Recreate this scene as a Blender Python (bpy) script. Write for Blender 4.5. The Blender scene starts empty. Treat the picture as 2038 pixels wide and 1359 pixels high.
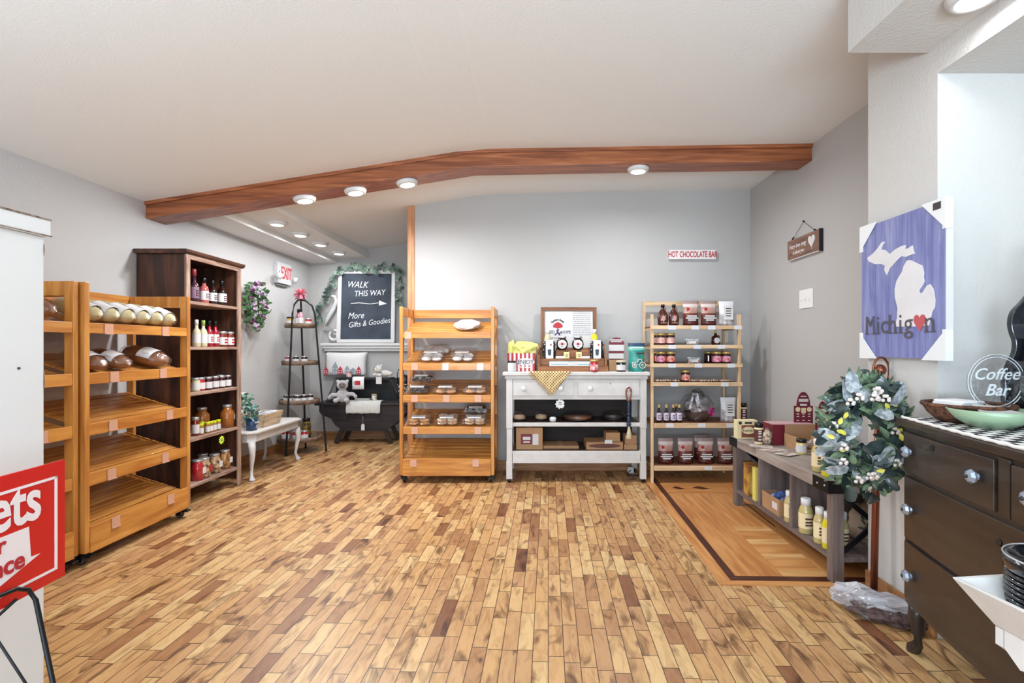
import bpy, bmesh, math, random
from mathutils import Matrix, Vector, Euler
PI = math.pi
random.seed(7)
C = bpy.context.scene.collection
sc = bpy.context.scene
# ---------------- camera, exposure, world, lights ----------------
F = 1000.0; VX, VY, CAMZ = 1065.0, 690.0, 1.25      # focal length in pixels, vanishing point, eye height
cam = bpy.data.cameras.new('camera'); camo = bpy.data.objects.new('camera', cam); C.objects.link(camo)
cam.sensor_width = 36; cam.lens = 36*F/2038
cam.shift_x = (1019-VX)/2038; cam.shift_y = -(679.5-VY)/2038
camo.location = (0, 0, CAMZ); camo.rotation_euler = (PI/2, 0, 0); cam.clip_start = .05
sc.camera = camo
vs = sc.view_settings
vs.view_transform = 'Standard'; vs.look = 'None'; vs.gamma = 1; vs.use_curve_mapping = False; vs.exposure = -1.2
w = bpy.data.worlds.new('world'); sc.world = w; w.use_nodes = True
w.node_tree.nodes['Background'].inputs[0].default_value = (.93, .96, 1, 1)
w.node_tree.nodes['Background'].inputs[1].default_value = .6
def area(name, loc, rot, sx, sy, power, col=(1, 1, 1), shape='RECTANGLE', spread=PI):
    l = bpy.data.lights.new(name, 'AREA'); l.shape = shape; l.size = sx; l.size_y = sy
    l.energy = power; l.color = col; l.spread = spread
    o = bpy.data.objects.new(name, l); C.objects.link(o); o.location = loc; o.rotation_euler = rot
    return o
BEAM_PX = ((606, 395), (707, 378), (810, 361), (1270, 332))
area('added_ceiling_fill', (-.4, -2.8, 1.2), (PI/2+1.1, 0, 0), 4.6, 2.2, 1700, (.68, .86, 1))  # added unseen fill lamp, aimed upward to brighten the ceiling
for lx, ly in ((-1.9, -.6), (-.2, -.6), (-1.9, 1.3), (-.5, 1.3)):      # added overhead fill lamps without fixtures, outside the frame
    area('added_overhead_fill', (lx, ly, 2.48+.0*lx), (0, 0, 0),   .3, .3, 15, (.90, .96, 1), 'DISK')
def P(px, py, Y): return ((px-VX)*Y/F, Y, CAMZ-(py-VY)*Y/F)
def ceil_z(x):
    return 2.39+(x+3.07)*.41/2.58 if x < -.49 else 2.80+(x+.49)*.045/2.673
# ---------------- helpers ----------------
def s2l(c):
    return tuple(((x/255)/12.92 if x/255 <= .04045 else ((x/255+.055)/1.055)**2.4) for x in c)+(1,)
MATS = {}
def mat(name, col=(200, 200, 200), rough=.5, metal=0, var=0, vscale=8, bump=0, bscale=60, trans=0, alpha=1, emit=None, estr=0, coat=0, col2=None, spec=.5, sheen=0):
    if name in MATS: return MATS[name]
    m = bpy.data.materials.new(name); m.use_nodes = True; MATS[name] = m
    n = m.node_tree.nodes; l = m.node_tree.links; b = n['Principled BSDF']
    b.inputs['Base Color'].default_value = s2l(col); b.inputs['Roughness'].default_value = rough
    b.inputs['Metallic'].default_value = metal; b.inputs['Coat Weight'].default_value = coat
    b.inputs['Transmission Weight'].default_value = trans; b.inputs['Alpha'].default_value = alpha
    b.inputs['Specular IOR Level'].default_value = spec; b.inputs['Sheen Weight'].default_value = sheen
    if emit: b.inputs['Emission Color'].default_value = s2l(emit); b.inputs['Emission Strength'].default_value = estr
    tc = n.new('ShaderNodeTexCoord')
    if var or col2:
        t = n.new('ShaderNodeTexNoise'); t.inputs['Scale'].default_value = vscale; t.inputs['Detail'].default_value = 5
        l.new(tc.outputs['Object'], t.inputs['Vector'])
        r = n.new('ShaderNodeValToRGB'); l.new(t.outputs['Fac'], r.inputs[0]); l.new(r.outputs[0], b.inputs['Base Color'])
        a = s2l(col); d = s2l(col2) if col2 else tuple(x*(1-var) for x in a[:3])+(1,)
        r.color_ramp.elements[0].position = .38; r.color_ramp.elements[0].color = d
        r.color_ramp.elements[1].position = .62; r.color_ramp.elements[1].color = a
    if bump:
        t = n.new('ShaderNodeTexNoise'); t.inputs['Scale'].default_value = bscale; t.inputs['Detail'].default_value = 3
        l.new(tc.outputs['Object'], t.inputs['Vector'])
        u = n.new('ShaderNodeBump'); u.inputs['Strength'].default_value = bump; u.inputs['Distance'].default_value = .01
        l.new(t.outputs['Fac'], u.inputs['Height']); l.new(u.outputs[0], b.inputs['Normal'])
    return m
def wood(name, c1, c2, axis='X', rough=.45, scale=1.0, c3=None, coat=0, streak=14):
    key = name+axis
    if key in MATS: return MATS[key]
    m = mat(key, c1, rough, coat=coat)
    n = m.node_tree.nodes; l = m.node_tree.links; b = n['Principled BSDF']
    tc = n.new('ShaderNodeTexCoord'); mp = n.new('ShaderNodeMapping')
    s = [streak*scale]*3; s['XYZ'.index(axis)] = 1.3*scale; mp.inputs['Scale'].default_value = s
    oi = n.new('ShaderNodeObjectInfo'); ad = n.new('ShaderNodeVectorMath'); ad.operation = 'ADD'
    l.new(tc.outputs['Object'], ad.inputs[0]); l.new(oi.outputs['Random'], ad.inputs[1])
    l.new(ad.outputs[0], mp.inputs[0])
    t = n.new('ShaderNodeTexNoise'); t.inputs['Scale'].default_value = 1.6; t.inputs['Detail'].default_value = 7; t.inputs['Distortion'].default_value = .6
    l.new(mp.outputs[0], t.inputs['Vector'])
    r = n.new('ShaderNodeValToRGB'); l.new(t.outputs['Fac'], r.inputs[0]); l.new(r.outputs[0], b.inputs['Base Color'])
    e = r.color_ramp.elements; e[0].position = .34; e[0].color = s2l(c2); e[1].position = .62; e[1].color = s2l(c1)
    if c3: x = e.new(.78); x.color = s2l(c3)
    u = n.new('ShaderNodeBump'); u.inputs['Strength'].default_value = .15; u.inputs['Distance'].default_value = .005
    l.new(t.outputs['Fac'], u.inputs['Height']); l.new(u.outputs[0], b.inputs['Normal'])
    return m
class MB:
    def __init__(s): s.v = []; s.f = []; s.m = []; s.s = []
    def add(s, vs_, fs, mi=0, smooth=False):
        o = len(s.v); s.v += [tuple(v) for v in vs_]
        for f in fs: s.f.append([o+i for i in f]); s.m.append(mi); s.s.append(smooth)
        return s
    def box(s, x0, y0, z0, x1, y1, z1, mi=0):
        x0, x1 = min(x0, x1), max(x0, x1); y0, y1 = min(y0, y1), max(y0, y1); z0, z1 = min(z0, z1), max(z0, z1)
        return s.add([(x0,y0,z0),(x1,y0,z0),(x1,y1,z0),(x0,y1,z0),(x0,y0,z1),(x1,y0,z1),(x1,y1,z1),(x0,y1,z1)],
              [(0,3,2,1),(4,5,6,7),(0,1,5,4),(1,2,6,5),(2,3,7,6),(3,0,4,7)], mi)
    def obox(s, c, d, R, mi=0):                   # oriented box: centre, full size, rotation matrix or euler
        if not isinstance(R, Matrix): R = Euler(R).to_matrix()
        vs_ = []
        for z in (-1, 1):
            for x, y in ((-1,-1),(1,-1),(1,1),(-1,1)):
                vs_.append(Vector(c)+R @ Vector((x*d[0]/2, y*d[1]/2, z*d[2]/2)))
        return s.add(vs_, [(0,3,2,1),(4,5,6,7),(0,1,5,4),(1,2,6,5),(2,3,7,6),(3,0,4,7)], mi)
    def prism(s, pts, axis, a0, a1, mi=0, smooth=False):
        def mk(p, a): return {'X': (a, p[0], p[1]), 'Y': (p[0], a, p[1]), 'Z': (p[0], p[1], a)}[axis]
        n = len(pts); vs_ = [mk(p, a0) for p in pts]+[mk(p, a1) for p in pts]
        s.add(vs_, [list(range(n)), list(range(2*n-1, n-1, -1))], mi)
        return s.add(vs_, [(i, (i+1) % n, n+(i+1) % n, n+i) for i in range(n)], mi, smooth)
    def tube(s, pts, r, n=8, mi=0, closed=False):
        pts = [Vector(p) for p in pts]; N = len(pts); vs_ = []; rr = r if isinstance(r, (list, tuple)) else [r]*N
        up = Vector((.13, .21, .97))
        for i, p in enumerate(pts):
            a = pts[(i-1) % N] if (closed or i) else p; b = pts[(i+1) % N] if (closed or i < N-1) else p
            t = (b-a).normalized(); u = t.cross(up)
            if u.length < .05: u = t.cross(Vector((1, 0, 0)))
            u.normalize(); v = t.cross(u)
            for k in range(n):
                q = 2*PI*k/n; vs_.append(p+(u*math.cos(q)+v*math.sin(q))*rr[i])
        fs = []
        for i in range(N if closed else N-1):
            j = (i+1) % N
            for k in range(n): fs.append((i*n+k, i*n+(k+1) % n, j*n+(k+1) % n, j*n+k))
        s.add(vs_, fs, mi, True)
        if not closed: s.add(vs_[:n], [list(range(n))], mi); s.add(vs_[-n:], [list(range(n))][::-1], mi)
        return s
    def lathe(s, prof, c=(0,0,0), n=20, mi=0, sx=1, sy=1, rot=None, smooth=True, cap=True):
        R = Euler(rot).to_matrix() if rot else None
        vs_ = []
        for r, z in prof:
            for k in range(n):
                q = 2*PI*k/n; p = Vector((r*math.cos(q)*sx, r*math.sin(q)*sy, z))
                if R: p = R @ p
                vs_.append(p+Vector(c))
        fs = [(i*n+k, i*n+(k+1) % n, (i+1)*n+(k+1) % n, (i+1)*n+k) for i in range(len(prof)-1) for k in range(n)]
        s.add(vs_, fs, mi, smooth)
        if cap:
            if prof[0][0] > 1e-6: s.add(vs_[:n], [list(range(n))[::-1]], mi)
            if prof[-1][0] > 1e-6: s.add(vs_[-n:], [list(range(n))], mi)
        return s
    def ball(s, c, r, sc_=(1,1,1), n=12, mi=0, rot=None):
        m = max(4, n//2)
        prof = [(max(1e-7, math.sin(PI*i/m))*r, -math.cos(PI*i/m)*r*sc_[2]) for i in range(m+1)]
        return s.lathe(prof, c, n, mi, sc_[0], sc_[1], rot, cap=False)
    def leaf(s, c, L, W, R, mi=0, fold=.2, k=1):
        R = R if isinstance(R, Matrix) else Euler(R).to_matrix()
        prof = ((0, 0), (.15, .55), (.4, 1), (.7, .8), (.9, .4), (1, 0)) if k else ((0, 0), (.15, .8), (.45, 1), (.8, .85), (.95, .5), (1, 0))
        vs_ = []
        for t, w_ in prof:
            for sd in (-1, 0, 1): vs_.append(Vector(c)+R @ Vector((sd*w_*W/2, t*L, abs(sd)*w_*W*fold-.25*L*t*t)))
        return s.add(vs_, [(i*3+j, i*3+j+1, i*3+j+4, i*3+j+3) for i in range(5) for j in range(2)], mi, True)
    def build(s, name, mats, parent=None, loc=None, rot=None, bevel=0, seg=2, key=None):
        me = bpy.data.meshes.new(key or name); me.from_pydata(s.v, [], s.f)
        for m in (mats if isinstance(mats, (list, tuple)) else [mats]): me.materials.append(m)
        me.polygons.foreach_set('material_index', s.m); me.polygons.foreach_set('use_smooth', s.s)
        bm = bmesh.new(); bm.from_mesh(me); bmesh.ops.remove_doubles(bm, verts=bm.verts, dist=1e-6)
        bmesh.ops.recalc_face_normals(bm, faces=bm.faces); bm.to_mesh(me); bm.free(); me.update()
        return link(name, me, parent, loc, rot, bevel, seg)
def link(name, me, parent=None, loc=None, rot=None, bevel=0, seg=2):
    o = bpy.data.objects.new(name, me); C.objects.link(o)
    if parent: o.parent = parent
    if loc: o.location = loc
    if rot: o.rotation_euler = rot
    if bevel:
        b = o.modifiers.new('bevel', 'BEVEL'); b.width = bevel; b.segments = seg; b.limit_method = 'ANGLE'; b.angle_limit = .7
    return o
def solidify(o, t, sub=0, off=0):
    if t: m = o.modifiers.new('thickness', 'SOLIDIFY'); m.thickness = t; m.offset = off
    if sub: m = o.modifiers.new('smooth', 'SUBSURF'); m.levels = sub; m.render_levels = sub
    return o
def T(name, label, cat, loc=(0,0,0), rz=0, group=None, rot=None):
    o = bpy.data.objects.new(name, None); C.objects.link(o); o.location = loc; o.empty_display_size = .05
    o.rotation_euler = rot if rot else (0, 0, rz); o['label'] = label; o['category'] = cat
    if group: o['group'] = group
    return o
def tag(o, label, cat, group=None):
    o['label'] = label; o['category'] = cat
    if group: o['group'] = group
    return o
def S(o): o['kind'] = 'structure'; return o
CACHE = {}
def part(name, key, fn, mats, parent, loc=None, rot=None, bevel=0):       # shared mesh per key
    if key in CACHE: return link(name, CACHE[key], parent, loc, rot, bevel)
    mb = MB(); fn(mb); o = mb.build(name, mats, parent, loc, rot, bevel); CACHE[key] = o.data; return o
def text(s, size, m, parent, loc, face='-Y', name='lettering', ext=.0008, shear=0, sx=1, align='CENTER', off=0, rot=None, bold=0, sp=1, base=False):
    cu = bpy.data.curves.new('t', 'FONT'); cu.body = s; cu.size = size; cu.extrude = ext; cu.shear = shear
    cu.align_x = align; cu.align_y = 'TOP_BASELINE' if base else 'CENTER'; cu.offset = bold; cu.resolution_u = 3; cu.space_line = sp
    o = bpy.data.objects.new('t', cu); C.objects.link(o)
    me = bpy.data.meshes.new_from_object(o.evaluated_get(bpy.context.evaluated_depsgraph_get()))
    bpy.data.objects.remove(o); bpy.data.curves.remove(cu)
    for v in me.vertices: v.co.x *= sx
    me.materials.clear(); me.materials.append(m)
    r = {'-Y': (PI/2, 0, 0), '+X': (PI/2, 0, PI/2), '-X': (PI/2, 0, -PI/2), 'UP': (0, 0, 0)}[face]
    return link(name, me, parent, loc, rot or r)
# ---------------- shared materials ----------------
WALL = mat('wall_paint', (181, 178, 176), .85, bump=.12, bscale=45)
WALL_T = mat('textured_wall_paint', (203, 199, 195), .85, bump=.22, bscale=75)
CEIL = mat('ceiling_paint', (232, 232, 231), .9, bump=.12, bscale=90)
WHITE = mat('white_paint', (212, 211, 210), .45, bump=.05, bscale=30)
WORN = mat('worn_white_paint', (206, 201, 198), .5, var=.08, vscale=12, bump=.1, bscale=20)
BLACK = mat('black_plastic', (22, 22, 25), .35)
BMETAL = mat('black_metal', (30, 30, 33), .4, .6)
CHROME = mat('chrome', (220, 222, 225), .2, 1)
LBL = mat('paper_label', (212, 208, 207), .6)
CREAM = mat('cream_label', (232, 214, 172), .6)
INK = mat('dark_print', (50, 38, 40), .6)
REDP = mat('red_print', (178, 35, 45), .55)
BURG = mat('burgundy_card', (112, 22, 40), .5)
CARD = mat('cardboard', (178, 136, 98), .8, var=.12, vscale=6)
FILM = None
def film():
    m = bpy.data.materials.new('clear_plastic_film'); m.use_nodes = True
    n = m.node_tree.nodes; l = m.node_tree.links; n.clear()
    o = n.new('ShaderNodeOutputMaterial'); mx = n.new('ShaderNodeMixShader'); t = n.new('ShaderNodeBsdfTransparent'); g = n.new('ShaderNodeBsdfGlossy')
    g.inputs['Roughness'].default_value = .12; t.inputs[0].default_value = (.96, .96, .97, 1)
    lw = n.new('ShaderNodeLayerWeight'); lw.inputs[0].default_value = .35
    ma = n.new('ShaderNodeMath'); ma.operation = 'MULTIPLY_ADD'; ma.inputs[1].default_value = .35; ma.inputs[2].default_value = .06
    l.new(lw.outputs['Facing'], ma.inputs[0]); l.new(ma.outputs[0], mx.inputs[0])
    l.new(t.outputs[0], mx.inputs[1]); l.new(g.outputs[0], mx.inputs[2]); l.new(mx.outputs[0], o.inputs[0])
    tc = n.new('ShaderNodeTexCoord'); ns = n.new('ShaderNodeTexNoise'); ns.inputs['Scale'].default_value = 28; ns.inputs['Distortion'].default_value = 1.2
    bu = n.new('ShaderNodeBump'); bu.inputs['Strength'].default_value = .6; bu.inputs['Distance'].default_value = .01
    l.new(tc.outputs['Object'], ns.inputs['Vector']); l.new(ns.outputs['Fac'], bu.inputs['Height'])
    l.new(bu.outputs[0], g.inputs['Normal']); l.new(bu.outputs[0], lw.inputs['Normal'])
    return m
FILM = film()
PINE = lambda a: wood('honey_pine', (206, 142, 66), (172, 104, 42), a, .4, 1, (218, 160, 86), .15)
# ---------------- setting ----------------
def floor_material():
    m = bpy.data.materials.new('maple_strip_floor'); m.use_nodes = True
    n = m.node_tree.nodes; l = m.node_tree.links; b = n['Principled BSDF']; b.inputs['Roughness'].default_value = .38
    def N(t, **k):
        x = n.new(t)
        for a, v in k.items(): setattr(x, a, v)
        return x
    def M(op, a, b_=None, c=None):
        x = N('ShaderNodeMath', operation=op)
        for i, v in enumerate((a, b_, c)):
            if v is None: continue
            if hasattr(v, 'is_linked'): l.new(v, x.inputs[i])
            else: x.inputs[i].default_value = v
        return x.outputs[0]
    tc = N('ShaderNodeTexCoord'); mp = N('ShaderNodeMapping'); mp.inputs['Rotation'].default_value = (0, 0, math.radians(1.5))
    l.new(tc.outputs['Object'], mp.inputs[0]); sp = N('ShaderNodeSeparateXYZ'); l.new(mp.outputs[0], sp.inputs[0])
    u = M('DIVIDE', sp.outputs[0], .0635); row = M('FLOOR', u); fu = M('SUBTRACT', u, row)
    wn = N('ShaderNodeTexWhiteNoise', noise_dimensions='1D'); l.new(row, wn.inputs['W'])
    v = M('ADD', M('DIVIDE', sp.outputs[1], .25), M('MULTIPLY', wn.outputs['Value'], 137.0))
    v = M('ADD', v, M('MULTIPLY', row, 23.37))
    vc = N('ShaderNodeTexVoronoi', voronoi_dimensions='1D', feature='F1'); l.new(v, vc.inputs['W']); vc.inputs['Scale'].default_value = 1; vc.inputs['Randomness'].default_value = .75
    ve = N('ShaderNodeTexVoronoi', voronoi_dimensions='1D', feature='DISTANCE_TO_EDGE'); l.new(v, ve.inputs['W']); ve.inputs['Scale'].default_value = 1; ve.inputs['Randomness'].default_value = .75
    rnd = N('ShaderNodeSeparateColor'); l.new(vc.outputs['Color'], rnd.inputs[0])
    # board tone
    r = N('ShaderNodeValToRGB'); l.new(rnd.outputs[0], r.inputs[0]); e = r.color_ramp.elements
    e[0].position = 0; e[0].color = s2l((126, 78, 48)); e[1].position = 1; e[1].color = s2l((212, 176, 124))
    for p, c in ((.05, (164, 116, 76)), (.16, (188, 143, 98)), (.5, (196, 150, 98)), (.8, (206, 165, 113))): x = e.new(p); x.color = s2l(c)
    # grain stretched along the boards, shifted per board
    cb = N('ShaderNodeCombineXYZ'); l.new(M('MULTIPLY', sp.outputs[0], 26.0), cb.inputs[0]); l.new(M('MULTIPLY', sp.outputs[1], 6.0), cb.inputs[1]); l.new(M('MULTIPLY', rnd.outputs[1], 50.0), cb.inputs[2])
    g = N('ShaderNodeTexNoise'); g.inputs['Scale'].default_value = 1; g.inputs['Detail'].default_value = 6; g.inputs['Distortion'].default_value = 1.4; l.new(cb.outputs[0], g.inputs['Vector'])
    mx = N('ShaderNodeMix', data_type='RGBA', blend_type='MULTIPLY'); gr = N('ShaderNodeValToRGB'); l.new(g.outputs['Fac'], gr.inputs[0])
    gr.color_ramp.elements[0].position = .3; gr.color_ramp.elements[0].color = (.62, .48, .38, 1); gr.color_ramp.elements[1].position = .56; gr.color_ramp.elements[1].color = (1, 1, 1, 1)
    mx.inputs[0].default_value = .6; l.new(r.outputs[0], mx.inputs[6]); l.new(gr.outputs[0], mx.inputs[7])
    # cloudy wear and small dark knots
    cb2 = N('ShaderNodeCombineXYZ'); l.new(M('MULTIPLY', sp.outputs[0], 13.0), cb2.inputs[0]); l.new(M('MULTIPLY', sp.outputs[1], 4.5), cb2.inputs[1]); l.new(M('MULTIPLY', rnd.outputs[2], 30.0), cb2.inputs[2])
    k = N('ShaderNodeTexNoise'); k.inputs['Scale'].default_value = 1; k.inputs['Detail'].default_value = 7; k.inputs['Distortion'].default_value = 1.1; l.new(cb2.outputs[0], k.inputs['Vector'])
    kr = N('ShaderNodeValToRGB'); l.new(k.outputs['Fac'], kr.inputs[0]); kr.color_ramp.elements[0].position = .30; kr.color_ramp.elements[0].color = (.20, .11, .07, 1); kr.color_ramp.elements[1].position = .48; kr.color_ramp.elements[1].color = (1, 1, 1, 1)
    mx2 = N('ShaderNodeMix', data_type='RGBA', blend_type='MULTIPLY'); mx2.inputs[0].default_value = .92; l.new(mx.outputs[2], mx2.inputs[6]); l.new(kr.outputs[0], mx2.inputs[7])
    # gaps
    eu = M('MINIMUM', fu, M('SUBTRACT', 1.0, fu)); gu = M('LESS_THAN', eu, .028); gv = M('LESS_THAN', ve.outputs['Distance'], .008); gap = M('MAXIMUM', gu, gv)
    mx3 = N('ShaderNodeMix', data_type='RGBA'); l.new(M('MULTIPLY', gap, .92), mx3.inputs[0]); l.new(mx2.outputs[2], mx3.inputs[6]); mx3.inputs[7].default_value = s2l((66, 40, 24))
    kn = N('ShaderNodeTexVoronoi', feature='F1'); kn.inputs['Scale'].default_value = 9; l.new(tc.outputs['Object'], kn.inputs['Vector']); kl = M('LESS_THAN', kn.outputs['Distance'], .035)
    mx4 = N('ShaderNodeMix', data_type='RGBA'); l.new(M('MULTIPLY', kl, .85), mx4.inputs[0]); l.new(mx3.outputs[2], mx4.inputs[6]); mx4.inputs[7].default_value = s2l((58, 34, 22)); l.new(mx4.outputs[2], b.inputs['Base Color'])
    bu = N('ShaderNodeBump'); bu.inputs['Strength'].default_value = .25; bu.inputs['Distance'].default_value = .002; bu.invert = True; l.new(gap, bu.inputs['Height']); l.new(bu.outputs[0], b.inputs['Normal'])
    return m
FLOOR = floor_material()
fo = MB().add([(-3.07, -3, 0), (2.5, -3, 0), (2.5, 6.9, 0), (-3.07, 6.9, 0)], [(0, 1, 2, 3)]).build('floor', FLOOR); S(fo)
# ceiling: sloped on the left, almost level on the right of the ridge
m = MB(); xs = [-3.07, -2.27, -1.2, -.62, -.49, -.36, 2.2, 3.2]; ys = [-3, 5.1, 6.95]; vv = []
for y in ys:
    for x in xs:
        z = ceil_z(x)-(.012 if x == -.49 else 0)
        if y > 6 and -2.6 < x < 0: z += .06
        vv.append((x, y, z))
nx = len(xs); m.add(vv, [(j*nx+i, j*nx+i+1, (j+1)*nx+i+1, (j+1)*nx+i) for j in range(2) for i in range(nx-1)])
m.add([(x, y, z+.15) for x, y, z in vv], [(j*nx+i, j*nx+i+1, (j+1)*nx+i+1, (j+1)*nx+i) for j in range(2) for i in range(nx-1)])
S(m.build('ceiling', CEIL))
def wallpoly(x0, x1): return [(x0, 0), (x1, 0)]+[(x, ceil_z(x)+.1) for x in ([x1]+[q for q in (-.49,) if x0 < q < x1]+[x0])]
S(MB().box(-3.2, -3, 0, -3.07, 6.95, 2.55).build('wall_left', mat('left_wall_paint', (191, 188, 187), .85, bump=.3, bscale=70)))
S(MB().box(-3.2, 6.85, 0, 2.4, 6.97, 3).build('wall_nook', WALL))
S(MB().prism(wallpoly(-1.25, 2.183), 'Y', 5.1, 5.22).build('wall_back', WALL))
S(MB().box(2.183, 2.6, 0, 2.3, 6.9, 3).build('wall_right', WALL))
S(MB().box(1.723, 2.151, 0, 3.2, 2.6, 3).build('wall_pilaster', WALL_T))
S(MB().box(1.723, -3, 2.42, 3.2, 2.151, 3).build('wall_alcove_header', WALL_T))
S(MB().box(2.75, -3, 0, 2.9, 2.2, 2.45).build('wall_alcove', WALL))
S(MB().box(-3.2, -3.1, 0, 3.2, -3, 3).build('wall_front', WALL))
S(MB().box(1.37, -1.2, 2.537, 1.80, 2.20, 3).build('ceiling_box', WALL_T)).name = 'ceiling'
m = MB()                                              # light trough over the nook
m.prism([(-3.07, 2.385), (-2.70, 2.385), (-2.70, 2.45), (-2.27, 2.455), (-2.27, 2.62), (-3.07, 2.62)], 'Y', 4.3, 6.85)
S(m.build('ceiling', CEIL))
OAK = lambda a: wood('oak_trim', (178, 128, 84), (150, 98, 58), a, .5, 1.5, (196, 148, 104))
BEAM = lambda a: wood('ceiling_beam_wood', (164, 96, 58), (116, 60, 32), a, .42, 1.0, (188, 122, 80), .1, 22)
m = MB()                                              # the wooden beam follows the ceiling
for x0, x1 in ((-3.07, -.49), (-.49, 2.183)):
    for y0, y1, d0, d1 in ((3.96, 4.175, .02, .125), (3.94, 4.19, -.03, .022)):
        a, b_ = ceil_z(x0+1e-6), ceil_z(x1-1e-6)
        vs_ = [(x, y, z) for x, c_ in ((x0, a), (x1, b_)) for y in (y0, y1) for z in (c_-d1-.004, c_-d0)]
        m.add(vs_, [(0,1,3,2), (4,6,7,5), (0,4,5,1), (2,3,7,6), (0,2,6,4), (1,5,7,3)])
S(m.build('trim_1', BEAM('X'), bevel=.003))
m = MB().box(-1.292, 5.085, 0, -1.25, 5.235, ceil_z(-1.27)).box(-1.25, 5.085, 0, -1.222, 5.1, ceil_z(-1.24))
S(m.build('trim_2', wood('post_oak', (200, 142, 98), (170, 108, 66), 'Z', .5, 1.5), bevel=.002))
def base(name, x0, y0, x1, y1): S(MB().box(x0, y0, 0, x1, y1, .095).box(min(x0, x1), min(y0, y1), .095, max(x0, x1)-(.007 if abs(x1-x0) < .1 and x0 > 0 else 0), max(y0, y1), .1).build(name, OAK('Y' if abs(x1-x0) < .1 else 'X')))
base('baseboard_left', -3.07, -3, -3.055, 6.85); base('baseboard_nook', -3.07, 6.835, -1.1, 6.85)
base('baseboard_back', -1.22, 5.085, 2.183, 5.1); base('baseboard_right', 2.168, 2.6, 2.183, 5.1); base('baseboard_pilaster', 1.708, 2.151, 1.723, 2.6)
# inlaid wooden border in the floor near the bench
def q2(u, v): return (u-.0262*0+.0262*(v-2.7)*1.0, v-.0262*(u-1.05))
def strip(name, u0, v0, u1, v1, z, m_, mb=None):
    p = [q2(u0, v0), q2(u1, v0), q2(u1, v1), q2(u0, v1)]
    b_ = mb or MB(); b_.prism(p, 'Z', .0002, z)
    if mb is None: S(b_.build(name, m_))
LO = lambda a: wood('inlay_oak', (206, 146, 88), (176, 112, 60), a, .36, 1.2, (214, 160, 102))
DK = wood('wenge_inlay', (92, 48, 34), (48, 22, 16), 'X', .35, 3); DKY = wood('wenge_inlay', (92, 48, 34), (48, 22, 16), 'Y', .35, 3)
m = MB(); strip('', .975, 2.63, 1.045, 4.8, .0015, 0, m); S(m.build('floor', LO('Y')))
m = MB(); strip('', .975, 2.63, 2.15, 2.685, .0016, 0, m); S(m.build('floor', LO('X')))
m = MB(); strip('', 1.045, 2.685, 1.09, 4.85, .002, 0, m); S(m.build('floor', DKY))
m = MB(); strip('', 1.045, 2.685, 2.15, 2.74, .0021, 0, m); S(m.build('floor', DK))
m = MB()
for i, u in enumerate((1.09, 1.125, 1.2, 1.275)): strip('', u+.0008, 2.74, [1.125, 1.2, 1.275, 1.35][i]-.0008, 4.28, .0014, 0, m)
for i in range(4): strip('', 1.351+i*.075, 3.5, 1.424+i*.075, 4.28, .0014, 0, m)
strip('', 1.60, 2.74, 1.64, 3.5, .0016, 0, m); strip('', 1.64, 2.74, 2.15, 4.6, .0014, 0, m)
S(m.build('floor', LO('Y')))
m = MB(); m2 = MB()
for i in range(10): strip('', 1.351, 2.7415+i*.076, 1.598, 2.8160+i*.076, .0014, 0, m if i % 3 else m2)
strip('', 1.09, 4.285, 2.15, 4.33, .0015, 0, m); strip('', 1.09, 4.335, 2.15, 4.85, .0013, 0, m)
S(m.build('floor', LO('X'))); S(m2.build('floor', wood('inlay_pale', (222, 176, 118), (196, 140, 84), 'X', .36, 1.2)))
m = MB()
for u, a in ((1.25, .035), (1.45, .06)): m.prism([(u-a, 4.45), (u+.02, 4.40), (u+a+.03, 4.42), (u+.01, 4.50)], 'Z', .0014, .002)
S(m.build('floor', DK))
# ---------------- ceiling disc lights ----------------
EM = mat('lit_diffuser', (255, 255, 255), .5, emit=(255, 252, 246), estr=9)
LP = [(P(px, 0, 4.065)[0], 4.065, None) for px, py in BEAM_PX]
LABS = ['round white disc light lit on the ceiling beam, leftmost of four', 'round white disc light lit on the beam, second from the left', 'round white disc light lit on the beam just left of its bend', 'single round white disc light lit on the right half of the wooden beam']
pts = [((x, y, ceil_z(x)-.129), l_, 'disc lights on the beam', 52) for (x, y, _), l_ in zip(LP, LABS)]
for (y, l_) in zip((4.85, 5.33, 5.83, 6.38), ('disc light in the white ceiling trough, nearest the beam', 'disc light in the white ceiling trough, second from the beam', 'disc light in the white ceiling trough, third from the beam', 'disc light in the white ceiling trough, nearest the chalkboard wall')):
    pts.append(((-2.49, y, 2.453), l_, 'disc lights in the ceiling trough', 15))
pts.append(((1.60, 1.83, 2.537), 'disc light under the white box at the top right corner', 'ceiling box light', 4))
for (x, y, z), lb, g, pw in pts:
    tilt = math.atan(.159) if (g.endswith('beam') and x < -.49) else 0
    t = T('ceiling_light', lb, 'light', (x, y, z), rot=(0, -tilt, 0)); t['group'] = g
    part('housing', 'dl_h', lambda b: b.lathe([(.088, 0), (.088, -.008), (.078, -.026), (.064, -.032), (.060, -.030)], n=28), WHITE, t)
    part('diffuser', 'dl_d', lambda b: b.lathe([(.060, -.0295), (.045, -.034), (.02, -.037), (1e-6, -.038)], n=28), EM, t)
    area('disc_lamp', (x+tilt*.04, y, z-.045), (0, 0, 0), .12, .12, pw, (.93, .97, 1), 'DISK')
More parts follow.
